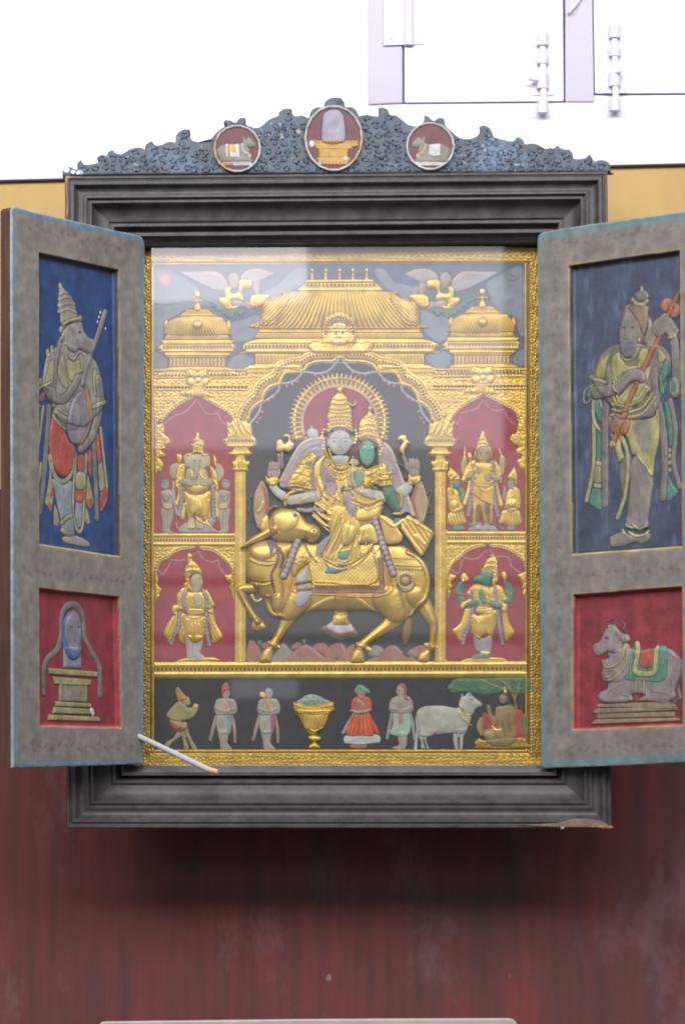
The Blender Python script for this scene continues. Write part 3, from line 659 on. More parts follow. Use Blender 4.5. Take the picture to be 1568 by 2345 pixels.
    r.S(T, '505,1488 500,1300 530,1150 640,1040 680,900 690,700 730,600 800,560 870,600 912,700 925,900 1000,1050 1075,1200 1088,1350 1088,1510', [60, 60, 62, 70, 60, 60, 70, 76, 70, 60, 60, 62, 62, 62, 66], g, 4, **k)
    r.P(T, '800,622 868,680 892,800 892,1000 855,1110 790,1142 735,1085 702,960 702,780 738,675', (84, 108, 156), 6, r=18, **k)
    r.P(T, '800,640 858,700 878,820 872,960 835,1050 785,1060 745,1000 716,880 722,760 750,690', (134, 130, 138), 4, r=20)
    for x in (765, 850): r.O(T, x, 800, 20, 11, (70, 76, 110), .4)
    r.S(T, '806,820 800,920 812,940', 10, (120, 118, 128), 2.5); r.S(T, '780,1000 830,1000', 9, (110, 90, 110), .6)
    for s, h in (('!655,1392 952,1402 950,1582 658,1572', 3), ('!545,1228 1056,1268 1056,1325 552,1292', 6), ('!590,1318 990,1350 984,1408 612,1396', 4.5), ('!618,1574 992,1600 998,1642 620,1626', 4), ('!602,1634 972,1656 1008,1712 590,1702', 5), ('!548,1712 1074,1740 1088,1788 538,1772', 6)):
        r.P(T, s, p if h != 3 else (140, 132, 112), h, prof='f', tex=('n', 9, .8), **k)
    for x in (672, 935): r.S(T, f'{x},1400 {x},1572', 16, p, 2)
    r.O(T, 1005, 1685, 24, 46, (235, 235, 240), 2, -12)
    o = r.bake('carved_pedestal_stone', e, M_DOOR, base=-DZ, back=-DZ-1.5, post=worn); o['label'] = 'oval faced stone on a cream pedestal under a hooded serpent'
def figs_right(pl, e, ops):
    r = Rel(pl, 1.2); r.hs = .6; r.rc = 8; k = dict(ol=1.6, olc='do'); T, Y = R1, R2; dl = (136, 127, 121); dg = (122, 114, 110); cy = (164, 156, 102); ora = (168, 108, 70)
    # scarves
    r.S(Y, '572,330 578,900 555,1120 500,1360', 46, (160, 152, 112), 2.2, **k); r.S(Y, '1375,310 1432,620 1410,950 1475,1215', 52, dl, 2.4, **k)
    r.P(Y, '595,310 640,330 670,430 682,560 625,500 598,420', 'te', 2, **k); r.S(Y, '640,310 668,400', 26, 'cr', 2, **k); r.S(Y, '565,420 590,550 650,640', 34, 'cr', 2.4, **k)
    r.P(Y, '612,655 668,660 645,930 606,905', 'te', 2, **k); r.P(Y, '604,945 656,960 654,1000 600,990', 'cr', 2, **k); r.P(Y, '596,1012 654,1020 648,1175 588,1160', (150, 140, 110), 2, **k); r.P(Y, '586,1180 648,1190 645,1235 578,1222', 'cr', 2, **k)
    r.P(Y, '566,1240 648,1250 655,1350 668,1440 630,1462 560,1420 530,1372', 'te', 3, **k)
    r.P(Y, '1318,330 1368,400 1402,640 1380,800 1348,600', 'te', 2, **k)
    for y in (835, 895, 965, 1040): r.O(Y, 1370, y, 15, 24, 'cr', 2, **k)
    r.P(Y, '1356,1110 1398,1190 1455,1265 1420,1320 1345,1360 1350,1200', 'te', 3, **k)
    r.S(Y, '732,0 742,200 700,450 695,900 695,1395', 84, dg, 4, **k); r.S(Y, '1210,0 1240,300 1300,600 1318,1000 1300,1335', 78, dg, 4, **k)
    # legs, feet
    r.P(Y, '846,960 960,900 965,1120 905,1300 868,1240', dg, 4, **k)
    r.P(Y, '960,1000 1030,885 1120,980 1195,1110 1172,1380 1145,1560 1140,1650 930,1650 935,1450 960,1200', dl, 8, r=26, **k)
    r.P(Y, '760,1740 880,1690 1000,1730 1150,1700 1158,1770 1080,1815 1000,1800 860,1840 765,1842 745,1790', dl, 5, **k)
    for s in ('915,1610 960,1640 1000,1650', '1000,1610 1060,1660 1140,1625', '950,1690 1010,1725 1100,1722 1150,1680', '880,1670 905,1710'): r.S(Y, s, 24, (190, 182, 140), 2.4, **k)
    # skirt
    r.P(Y, '750,470 880,520 960,500 1100,470 1230,330 1268,480 1255,750 1215,930 1192,1105 1130,1010 1080,960 1030,890 980,870 930,700 870,700 860,800 890,905 845,960 800,810 752,640', cy, 6, r=22, tex=('n', 18, 1.4), **k)
    r.P(Y, '1000,560 1090,470 1170,480 1190,700 1160,850 1090,830 1020,700', (140, 136, 124), .6)
    r.S(Y, '872,700 925,850 942,1050 905,1300 825,1545', 44, (166, 160, 100), 3, **k)
    # torso
    r.P(T, '565,1880 640,1690 770,1570 900,1560 1080,1560 1300,1580 1375,1700 1370,1850 1300,2000 1240,2260 1140,2330 800,2330 760,2200 600,2000', dg, 7, r=26, **k)
    r.P(Y, '830,330 880,250 1000,140 1110,140 1185,210 1060,330 950,430 850,440', (164, 160, 116), 5, r=14, **k)
    for s in ('950,490 1100,450 1235,285', '965,435 1100,385 1205,240', '985,365 1080,315 1160,210', '760,462 850,465', '772,405 870,432', '780,352 888,388', '795,280 830,350 900,372', '830,270 860,330 900,345'): r.S(Y, s, 27, (172, 168, 112), 2.4, **k)
    for s in ('612,1890 640,1760 765,1640 720,1760 706,1900 650,1902', '772,1720 852,1640 870,1700 940,1780 1060,1785 1000,1850 890,1860 850,1950 790,1960', '1062,1650 1100,1600 1155,1625 1095,1780 1048,1800', '1260,1600 1342,1690 1276,1745', '1110,1850 1175,1790 1160,1900 1060,2090 1040,2060', '870,1880 980,1840 1000,1860 900,1960 850,2000'): r.P(T, s, cy, 2.6, **k)
    for s in ('790,1700 800,1850 840,1990', '830,1680 838,1830 858,1950', '740,1650 770,1600'): r.S(T, s, 15, cy, 2, ol=.8, olc='do')
    r.P(T, '1340,1725 1364,1760 1345,1900 1302,2085 1272,2080 1275,1880', 'te', 2.4, **k); r.S(Y, '1285,60 1300,230', 40, 'te', 2, **k)
    # head
    r.P(T, '1130,1240 1200,1370 1235,1480 1190,1570 1100,1520', (150, 134, 118), 4, **k)
    r.P(T, '930,1140 1130,1140 1150,1280 1130,1430 1065,1580 1010,1690 930,1705 872,1640 848,1500 862,1350 900,1220', dl, 8, r=24, **k)
    r.P(T, '960,1160 1130,1150 1145,1330 1110,1460 1060,1330 1000,1230', (142, 118, 100), 1.5, **k)
    r.P(T, '868,1520 1040,1540 1010,1680 935,1700 880,1650', (112, 104, 118), 1.2)
    for x in (902, 995): r.O(T, x, 1378, 20, 9, 'do', .5)
    r.S(T, '942,1380 930,1450 955,1465', 12, dl, 2.5); r.S(T, '900,1498 960,1502', 9, 'do', .4)
    r.O(T, 1078, 1052, 76, 66, dg, 6, **k); r.O(T, 1080, 975, 13, 32, cy, 3, **k); r.S(T, '980,1085 1020,1120 1080,1135 1135,1100', 42, 'cr', 3, **k)
    r.S(T, '880,1670 930,1720 1010,1690 1058,1600', 24, cy, 2.4, **k); r.O(T, 1062, 1512, 19, 28, cy, 3, **k)
    # raised arm
    r.S(T, '1440,2060 1445,1850 1425,1560 1400,1470', [120, 120, 100, 90], dl, 6, **k)
    r.P(T, '1200,1330 1260,1275 1330,1230 1420,1330 1452,1420 1390,1500 1330,1440 1300,1460 1240,1480 1200,1400', dl, 5, **k)
    r.S(T, '1360,1490 1420,1478 1455,1410', 30, cy, 2.4, **k)
    r.P(Y, '1370,140 1400,80 1440,70 1480,150 1470,250 1420,290 1380,240', (150, 144, 118), 3, **k); r.O(Y, 1420, 160, 30, 68, 'te', 1)
    # lute
    r.O(T, 1335, 1140, 56, 72, ora, 5, 20, **k); r.O(T, 1425, 1205, 56, 84, (168, 120, 92), 6, 20, **k); r.S(T, '1482,965 1420,1110 1362,1240', [24, 54, 58], ora, 4, **k)
    r.S(T, '1262,1482 1180,1660 1100,1830 1040,1960', 54, ora, 5, prof='f', **k)
    r.O(Y, 822, 560, 58, 108, (130, 108, 98), 6, 12, **k); r.O(Y, 915, 590, 44, 92, ora, 5, 14, **k)
    r.S(Y, '1030,170 960,330 880,540 785,775', 56, ora, 5, prof='f', **k); r.O(Y, 780, 772, 36, 42, (196, 160, 120), 3, **k)
    # arms in front
    r.S(Y, '600,230 700,225 770,210', 130, dg, 5, **k); r.S(Y, '600,140 500,190 472,270 480,335 520,330 590,230 605,170', 20, (150, 140, 108), 2.2, **k); r.O(Y, 540, 225, 24, 66, 'te', 1.4, 28)
    r.S(Y, '590,95 640,100 712,128', 36, 'cr', 2.4, **k); r.O(Y, 560, 70, 25, 27, 'cr', 3, **k)
    r.S(Y, '850,185 940,80 1060,45 1095,90', [120, 125, 120, 90], dl, 7, **k); r.S(Y, '808,120 806,190 850,240', 30, cy, 2.6, **k)
    o = r.bake('carved_musician', e, M_DOOR, base=-DZ, back=-DZ-1.5, post=worn); o['label'] = 'bearded musician with a topknot and orange long lute'
    r = Rel(pl, 1.2); r.hs = .6; r.rc = 8; T = R3; gy = (144, 136, 132); k = dict(ol=1.2, olc=(84, 72, 82)); w = (148, 128, 102)
    for s, h in (('!612,1700 1420,1682 1424,1735 612,1755', 3), ('!612,1606 1350,1578 1436,1618 1440,1652 618,1640', 4), ('!560,1686 620,1650 1450,1638 1455,1672 600,1704', 6), ('!556,1800 600,1765 1470,1748 1486,1782 560,1818', 6)): r.P(T, s, w, h, prof='f', tex=('n', 8, .6), **k)
    r.S(T, '1400,1080 1480,1150 1492,1260 1450,1400 1480,1540', 26, gy, 2, **k); r.P(T, '1360,1600 1440,1540 1485,1540 1450,1600', (96, 84, 90), 2)
    r.P(T, '760,1120 900,1010 1060,1050 1250,1015 1380,1035 1465,1120 1490,1220 1460,1380 1425,1470 1430,1530 1340,1585 1080,1575 1045,1562 1110,1510 980,1505 968,1580 700,1594 628,1540 640,1490 722,1440 720,1370 680,1280', gy, 9, r=30, **k)
    r.P(T, '730,1060 870,960 950,1000 985,1150 900,1350 720,1372 668,1260 680,1150 740,1120', gy, 4, r=20)
    r.P(T, '720,790 790,780 850,850 940,895 952,950 880,975 860,1035 820,1072 730,1055 700,1070 620,1104 568,1040 575,990 640,950 690,850', gy, 6, r=16, **k)
    r.S(T, '722,790 726,740 780,716', [32, 24, 12], (92, 78, 84), 2.4, **k); r.S(T, '885,840 892,775 850,728', [34, 26, 12], (92, 78, 84), 2.4, **k)
    r.P(T, '868,900 920,875 950,920 930,960 875,955', gy, 2.5, **k); r.O(T, 722, 914, 24, 17, (84, 76, 90), .8); r.O(T, 600, 1005, 12, 14, (110, 98, 104), -.4)
    r.P(T, '1002,965 1060,1000 1080,1040 1190,1040 1240,1010 1335,1020 1325,1340 1100,1362 925,1345 960,1250', (92, 148, 120), 1.6, prof='f', **k)
    r.S(T, '1030,975 1045,1100 1020,1255 1120,1290 1220,1270 1240,1130 1245,1020', 56, (184, 174, 112), 2.6, prof='f', ol=1.6, olc=(62, 60, 74))
    r.P(T, '1092,1050 1195,1040 1185,1212 1080,1200', 'ro', 1.5, prof='f', ol=1.6, olc=(90, 60, 64))
    for s in ('672,1150 700,1215 770,1222 850,1180 900,1100 915,990', '668,1275 690,1350 760,1360 850,1300 930,1190 945,1030'): r.B(T, s, 24, 14, (178, 158, 110), 3, ol=.7, olc=(96, 78, 70))
    for s in ('680,1200 720,1252 800,1250', '690,1320 760,1325 840,1265'): r.B(T, s, 24, 9, (150, 128, 96), 2)
    for x in (1030, 1068, 1112): r.S(T, f'{x},1362 {x-4},1500', 15, (180, 164, 104), 2.4, **k)
    r.P(T, '990,1505 1058,1505 1030,1575 1000,1575', (150, 70, 76), 1)
    r.S(T, '1150,1400 1200,1480 1330,1500 1400,1560', 10, (110, 100, 104), -.8); r.S(T, '740,1490 860,1400', 9, (110, 100, 104), -.6); r.S(T, '860,1500 930,1530 955,1575', 9, (90, 82, 88), -.6)
    o = r.bake('carved_bull', e, M_DOOR, base=-DZ, back=-DZ-1.5, post=worn); o['label'] = 'grey bull lying on a plinth with gold chains and a saddle cloth'
opsL = [(LA, '159,1030 471,1098 474,2212 160,2168', (40, 42, 52), 'bu', DZ), (LB, '160,2376 472,2408 477,2894 162,2884', (150, 50, 54), (132, 50, 58), DZ)]
opsR = [(RA, '2279,1083 2713,1022 2722,2176 2291,2206', (40, 42, 50), 'bn', DZ), (RB, '2299,2402 2720,2370 2721,2884 2300,2902', (138, 42, 48), (130, 52, 58), DZ)]
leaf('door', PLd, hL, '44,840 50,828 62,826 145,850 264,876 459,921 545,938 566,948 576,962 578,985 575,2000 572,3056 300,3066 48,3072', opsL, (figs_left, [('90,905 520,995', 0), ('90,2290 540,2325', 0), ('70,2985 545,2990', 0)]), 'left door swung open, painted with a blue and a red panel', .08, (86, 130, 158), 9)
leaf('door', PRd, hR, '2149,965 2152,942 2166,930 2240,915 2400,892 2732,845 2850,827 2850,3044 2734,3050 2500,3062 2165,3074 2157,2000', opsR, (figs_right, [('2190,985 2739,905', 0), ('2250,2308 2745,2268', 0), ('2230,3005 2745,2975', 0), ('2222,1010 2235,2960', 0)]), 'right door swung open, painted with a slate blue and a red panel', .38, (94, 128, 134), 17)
# ================================================================== the gilded painting
paint = thing('gilded_painting', 'glazed gilded relief painting of a couple riding a bull, inside the open shrine', 'painting', (0, 0, 2.0))
PIN = Matrix.Translation((0, 0, -2.0))
PM = lambda x, y: at(x, y, 0)
def fin(r, name, label=None, base=0.0, mat=None, post=None, y0=0.0, back=-1.0):
    r.hs = {'bull': 1.0, 'bull_head': 1.0, 'seated_couple': .72, 'pleated_robe': .6, 'golden_bowl': 1.0}.get(name, .55)
    o = r.bake(name, None, mat or M_RELIEF, base=base, post=post, y0=y0, back=back)
    o.parent = paint; o.matrix_parent_inverse = PIN
    if label: o['label'] = label
    return o
def new(step=1.15): return Rel(PM, step)
A_, B_, C4, D_, E_, F_, G_, H_, I_, J_, K_, L_ = Tr(560, 980, 3.136), Tr(960, 980, 1.96), Tr(1660, 980, 3.136), Tr(960, 1480, 1.96), Tr(560, 1540, 3.552), Tr(1720, 1540, 3.552), Tr(900, 2060, 1.742), Tr(560, 2100, 3.564), Tr(1720, 2100, 3.564), Tr(560, 2640, 2.24), Tr(1100, 2640, 2.8), Tr(1600, 2640, 2.613)
M_, N_, O1, O2, O3, O4, Q1, WG = Tr(1120, 1480, 3.267), Tr(1000, 1900, 2.063), Tr(980, 1720, 3.733), Tr(1360, 1720, 3.92), Tr(920, 2080, 3.733), Tr(1240, 2060, 3.92), Tr(900, 1420, 3.92), Tr(1700, 1040, 5.227)
CX = 1361
slab('backboard', [at(x, y, 2) for x, y in ((520, 985), (2230, 975), (2230, 3090), (520, 3090))], 4, 24, M_WOOD).parent = paint
bpy.data.objects['backboard'].matrix_parent_inverse = PIN
# ---- painted ground
r = new(2.0)
r.P(I0, '!560,1000 2160,1000 2160,3064 560,3064', 'bk', 0)
r.P(I0, '!600,1040 2120,1040 2120,1560 600,1560', 'sky', 0)
ARCH = True
kk = dict(ol=4.5, olc='bl')
r.P(A_, '190,760 640,740 720,760 560,820 420,900 310,960 290,1100 280,1200 200,1300 185,1300', 'cl', 0, **kk)
r.P(A_, '190,330 420,340 700,520 740,600 660,680 190,720', 'cl', 0, **kk)
r.P(A_, '1150,980 1330,920 1480,880 1500,1010 1440,1150 1300,1200 1180,1200 1140,1100', 'cl', 0, **kk)
r.P(A_, '1110,1470 1200,1390 1300,1370 1420,1440 1340,1530 1230,1570 1130,1530', 'cl', 0, **kk)
r.P(A_, '190,1340 300,1400 340,1460 330,1530 190,1560', 'cl', 0, **kk)
r.P(B_, '190,370 290,320 380,230 440,190 520,190 520,280 430,340 300,410 220,420', 'cl', 0, **kk)
r.P(B_, '1050,200 1130,190 1200,280 1330,320 1400,330 1350,440 1240,390 1130,320', 'cl', 0, **kk)
r.P(C4, '90,830 220,870 330,900 420,930 420,1040 400,1150 330,1210 240,1190 120,1090 80,960', 'cl', 0, **kk)
r.P(C4, '130,1420 240,1340 350,1330 460,1410 420,1500 330,1550 230,1520', 'cl', 0, **kk)
r.P(C4, '900,480 1060,380 1350,300 1370,1080 1300,1100 1270,960 1230,900 1100,840 980,740 930,620', 'cl', 0, **kk)
r.P(C4, '1230,1400 1370,1300 1370,1500 1250,1480', 'cl', 0, **kk)
r.O(A_, 325, 430, 62, 62, (178, 120, 128), 0, ol=2, olc=(150, 120, 140)); r.O(C4, 1218, 380, 78, 78, (84, 86, 96), 0); r.O(C4, 1222, 372, 70, 70, 'cl', 0); r.O(C4, 1232, 350, 54, 52, (84, 86, 96), 0); r.O(C4, 1236, 344, 50, 48, 'cl', 0)
for s in ('!600,1560 960,1560 960,2160 600,2160', '!600,2180 950,2180 950,2660 600,2660', '!1760,1560 2110,1560 2110,2160 1760,2160', '!1770,2180 2110,2180 2110,2660 1770,2660'): r.P(I0, s, 'rd', 0)
r.P(Q1, '341,1700 341,1100 368,1010 390,900 440,820 530,750 590,670 700,500 790,460 872,400 1000,240 1100,205 1290,150 1560,80 1785,30 2100,90 2400,150 2600,220 2750,340 2830,460 2920,560 3040,700 3150,840 3230,1000 3270,1100 3270,1700', 'bk', 0)
r.P(D_, '515,640 500,480 520,350 600,240 720,190 800,170 900,180 1000,240 1060,330 1080,420 1080,560 900,640', 'rd', 0)
# rocks
for s, c in (('160,1030 165,890 200,880 240,930 260,980 300,1030', 0), ('300,1030 340,980 390,910 420,900 470,960 520,1010 500,1035', 1), ('440,1010 480,950 560,905 620,940 690,1000 560,1035', 0), ('610,930 640,900 690,895 720,930 680,960', 0), ('690,960 740,910 800,895 840,930 800,990 720,1000', 0), ('790,1020 840,940 900,905 880,1030', 0), ('1000,970 1040,910 1100,935 1080,980', 1), ('1080,990 1120,930 1170,912 1220,960 1270,1010 1150,1035', 0), ('1270,960 1330,920 1390,910 1400,960 1320,990', 0), ('620,1035 700,995 780,1010 820,1035', 0), ('980,1035 1050,990 1120,1000 1150,1035', 0), ('460,930 500,890 530,900 510,930', 0), ('250,900 290,890 320,920 290,940', 0), ('1240,1035 1290,990 1340,1020 1340,1035', 0)):
    r.P(G_, s, (150, 100, 84) if c == 0 else (140, 128, 124), 1.2, ol=.8, olc=(84, 62, 64))
for s in ('560,910 600,930 680,995', '810,900 830,940', '1180,915 1230,960', '400,905 440,950'): r.S(G_, s, 13, (160, 136, 130), .2)
for x, y in ((240, 885), (550, 880), (560, 1015), (760, 975), (1020, 960), (1190, 1005), (1320, 970), (430, 970)):
    for a in (-12, -4, 5, 13): r.S(G_, f'{x},{y+14} {x+a},{y-8}', 5, (96, 136, 104), .4)
def ground_post(U, V, Z, C, G, Dm):
    C = C*(.9+.2*fbm(U, V, 60, 5)[..., None]); u, v = PM(1361, 2200)
    return Z, C, G
fin(r, 'painted_ground', None, post=ground_post)
# ---- gold border
r = new(1.3)
lf = ('leaf', 2.4, 1.0)
r.P(I0, '!500,998 2220,990 2220,1050 500,1052', 'G', 4, prof='f', tex=lf); r.P(I0, '!500,3012 2220,3012 2220,3066 500,3066', 'g', 4, prof='f', tex=lf)
r.P(I0, '!500,1040 603,1040 603,3030 500,3030', 'G', 5, z=0, prof='f', tex=lf); r.P(I0, '!2118,1040 2220,1040 2220,3030 2118,3030', 'G', 5, z=0, prof='f', tex=lf)
r.S(I0, '611,1052 612,3008', 13, 'g', 5); r.S(I0, '2101,1060 2104,3008', 10, 'g', 4.5); r.S(I0, '2113,1052 2116,3012', 9, 'gd', 1)
r.B(I0, '606,1056 2104,1052', 9, 5, 'g', 2); r.S(I0, '604,3004 2110,3004', 12, 'g', 3.5); r.S(I0, '560,1049 2120,1046', 5, 'gd', 1)
r.B(I0, '2121,1060 2124,3010', 12, 4.5, 'g', 1.6)
fin(r, 'gold_border', 'embossed gold leaf border')
# ---- arcade: gold spandrels, arches, ledges
half = [Q1(*p) for p in parse('341,1100 368,1010 390,900 440,820 530,750 582,722 590,670 625,590 700,500 790,470 852,452 872,400 920,310 1000,240 1100,205 1225,246 1290,155 1420,105 1560,92 1690,88')]
apex = (1361, 1430)
inner = half+[apex]+[(2*CX-x, y) for x, y in half[::-1]]
def spstr(L): return ' '.join(f'{x:.1f},{y:.1f}' for x, y in L)
stonesL = [Q1(*p) for p in parse('240,1010 265,950 300,880 320,830 360,770 400,730 440,690 490,660 510,600 530,540 560,490 610,450 650,410 700,385 755,365 790,340 822,280 832,238 860,195 895,168 945,155 990,135 1050,118 1120,108 1190,112 1230,90 1270,60 1330,35 1400,15 1480,5 1568,0 1690,-8 1785,-20')]
r = new(1.15); lf2 = ('leaf', 2.5, .8)
r.P(I0, '!608,1476 2106,1472 2106,1760 608,1760', 'g', 1.5, prof='f', tex=lf2)
r.P(I0, '!608,2130 944,2130 944,2660 608,2660', 'g', 1.5, prof='f', tex=lf2); r.P(I0, '!1778,2120 2106,2120 2106,2660 1778,2660', 'g', 1.5, prof='f', tex=lf2)
r.cut(I0, '!'+spstr([(987, 2660), (987, 1900), (987, 1900)]+[tuple(p) for p in spline(np.array(inner), False, 5)]+[(1735, 1900), (1735, 2660)]))
nE = '214,2092 214,1000 250,560 340,470 420,395 540,300 680,225 765,180 810,140 860,178 950,232 1060,300 1190,370 1290,455 1330,560 1343,800 1343,2092'
nF = '232,2062 232,800 262,560 330,450 420,350 540,270 650,215 720,170 752,120 790,165 870,210 1000,275 1110,330 1200,400 1240,520 1250,640 1362,800 1362,2062'
nH = '212,1948 212,760 240,640 300,540 400,480 500,400 640,358 740,345 822,310 900,365 1000,378 1100,425 1190,500 1270,580 1320,690 1343,800 1343,1948'
nI = '250,1948 250,820 270,680 330,560 440,470 530,392 660,335 760,318 822,275 890,325 980,330 1120,375 1240,450 1320,530 1350,640 1378,800 1378,1948'
for T, s in ((E_, nE), (F_, nF), (H_, nH), (I_, nI)): r.cut(T, s)
# entablature bands
for y, h, w in ((1482, 3, 12), (1545, 2.6, 10), (1560, 2, 7), (1510, 1.6, 6)):
    r.S(I0, f'610,{y} 985,{y-1}', w, 'g', h, tex=('s', 4.2, 0, .9)); r.S(I0, f'1738,{y-4} 2104,{y-5}', w, 'g', h, tex=('s', 4.2, 0, .9))
for y in (1500, 1551):
    r.Q(I0, f'616,{y} 985,{y-1}', 14, 8, 9); r.Q(I0, f'1738,{y-4} 2100,{y-5}', 14, 8, 9)
# great arch
r.S(I0, [(x, y) for x, y in stonesL]+[(2*CX-x, y) for x, y in stonesL[::-1]], 34, 'g', 3.5, z=1.5)
off = [Q1(*p) for p in parse('180,960 210,870 260,790 310,710 400,630 440,590 450,530 520,430 600,360 700,300 750,270 775,200 830,120 950,80 1040,50 1180,40 1240,0 1340,-45 1500,-70 1700,-85 1785,-95')]
r.S(I0, off+[(2*CX-x, y) for x, y in off[::-1]], 11, 'gb', 3.2, tex=('s', 3.6, 30, .8), ol=.9)
r.S(I0, inner[1:-1], 9, 'gb', 3, ol=.9)
r.Q(I0, stonesL+[(2*CX-x, y) for x, y in stonesL[::-1]], 13.5, 8, 10)
for T, s in ((E_, '300,520 350,465 420,385 545,290 685,212 768,165 812,125 860,160 955,215 1065,285 1195,355 1300,440 1345,540'), (F_, '262,540 330,435 420,335 540,255 650,200 722,155 752,105 790,150 872,195 1005,260 1115,315 1210,385 1255,500'), (H_, '235,650 292,525 395,465 498,385 640,343 740,330 822,292 902,350 1005,362 1105,410 1198,486 1282,570 1335,690'), (I_, '262,680 320,550 435,455 528,377 660,320 760,303 822,258 892,310 985,315 1125,360 1250,438 1335,525 1365,640')):
    r.S(T, s, 44, 'pk', 1.2, z=.6); r.B(T, s, 44, 15, 'g', 2.2); 
    P = [(x, y-30) for x, y in parse(s)]; r.S(T, P, 22, 'g', 2.6)
# brackets beside the niches
for T, s in ((E_, '212,520 262,560 330,545 352,640 350,700 400,735 442,800 428,840 360,872 372,905 305,930 352,970 372,1000 340,1032 280,1036 302,1062 342,1130 322,1185 308,1242 270,1232 212,1240'), (F_, '1362,560 1300,480 1250,520 1230,600 1215,690 1160,700 1132,770 1170,840 1250,880 1215,930 1220,975 1300,1000 1290,1040 1240,1060 1235,1100 1280,1190 1362,1150'), (H_, '212,660 250,700 270,800 262,860 300,900 318,925 280,980 285,1025 212,1040'), (H_, '1343,600 1290,700 1210,720 1225,790 1285,850 1270,900 1305,960 1310,1020 1343,1050'), (I_, '250,680 300,700 372,730 340,780 300,830 325,880 285,930 300,985 270,1045 250,1040'), (I_, '1378,690 1300,690 1240,720 1280,780 1310,850 1298,890 1325,930 1310,975 1350,1035 1378,1030')):
    r.P(T, s, 'g', 4, r=7, tex=('n', 3.5, 1.6), ol=.7)
# ledges
for x0, x1, dy in ((610, 942, 0), (1786, 2104, -8)):
    r.P(I0, f'!{x0},{2133+dy} {x1},{2133+dy} {x1},{2186+dy} {x0},{2186+dy}', 'g', 3, z=0, prof='f'); r.S(I0, f'{x0+3},{2141+dy} {x1-3},{2141+dy}', 14, 'gb', 3, tex=('s', 4.2, 12, 1.2))
    r.S(I0, f'{x0+3},{2177+dy} {x1-3},{2177+dy}', 9, 'g', 2); r.Q(I0, f'{x0+10},{2160+dy} {x1-8},{2160+dy}', 12, 7, 8)
r.P(I0, '!606,2648 2108,2644 2108,2706 606,2710', 'g', 2.5, z=0, prof='f'); r.B(I0, '610,2661 2104,2657', 13, 7, 'gb', 2.6); r.B(I0, '610,2697 2104,2694', 11, 6.5, 'gb', 2.4)
r.Q(I0, '616,2679 2100,2676', 16.5, 9, 13, (104, 76, 72), -.8)
r.S(I0, '610,2712 2104,2709', 7, (110, 100, 74), .8, tex=('s', 3, 40, .6))
for T, s in ((H_, '560,1925 650,1900 820,1890 1060,1890 1110,1940 560,1950'), (I_, '480,1945 540,1905 800,1885 1020,1895 1060,1945')): r.P(T, s, 'g', 3, r=5)
fin(r, 'arcade', 'embossed gold arches, spandrels and ledges')
# garlands under the arches
r = new(1.15); r.S(I0, [(1361-x, 1452+x*x*.0002) for x in range(-60, 61, 20)], 6, (128, 130, 128), .5)
for m in (None, CX):
    T = Q1.m(m) if m else Q1
    for s in ('390,1080 450,1010 530,900 560,800 572,735', '600,735 680,690 780,620 840,540 852,470', '870,445 980,440 1100,400 1180,320 1220,265', '1235,265 1330,275 1450,290 1600,255 1700,170 1780,70'):
        r.S(T, s, 40, (146, 148, 148), .9)
    for s in ('385,1040 400,930 470,830 560,770', '595,700 650,600 740,520 820,480', '880,430 920,330 1040,245 1190,245', '1240,230 1330,170 1480,130 1700,110'): r.S(T, s, 20, (136, 138, 136), .7)
    for x, y in ((500, 1060), (550, 990), (585, 890), (685, 715), (755, 670), (805, 600), (965, 490), (1055, 465), (1130, 415), (1415, 320), (1515, 310), (1610, 280)): r.O(T, x, y, 24, 24, (190, 96, 110), 1.6)
fin(r, 'painted_garland', 'pale flower swags hanging under the great arch')
GL = ['upper left', 'upper right', 'lower left', 'lower right']
for T, L in ((E_, ('330,560 400,500 500,440', '500,430 600,410 700,340 800,210', '820,220 900,360 1000,420 1100,400', '1110,400 1150,500 1230,570')), (F_, ('330,500 380,560 430,450', '430,400 560,370 660,330 740,220', '770,220 830,320 930,370 1050,350', '1070,380 1110,480 1200,560')), (H_, ('260,640 330,700 430,560', '450,500 560,510 640,500', '830,380 900,480 1010,530 1110,500', '1120,520 1140,620 1230,720')), (I_, ('300,640 400,690 460,500', '480,460 600,490 700,460 800,360', '850,360 940,450 1090,450', '1110,460 1170,600 1290,680'))):
    r = new(1.15); a_, b_ = parse(L[0])[-1], parse(L[1])[0]; r.S(T, [a_, b_], 14, (176, 110, 112), .8); r.S(T, [parse(L[1])[-1], parse(L[2])[0]], 14, (176, 110, 112), .8)
    if len(L) > 3: r.S(T, [parse(L[2])[-1], parse(L[3])[0]], 14, (176, 110, 112), .8)
    for s in L:
        r.S(T, s, 26, (176, 110, 112), .8); p = parse(s)[1]; r.O(T, p[0], p[1]+14, 22, 22, (96, 104, 98), 1.2)
    fin(r, 'painted_garland', 'pink swags in the '+GL.pop(0)+' niche')
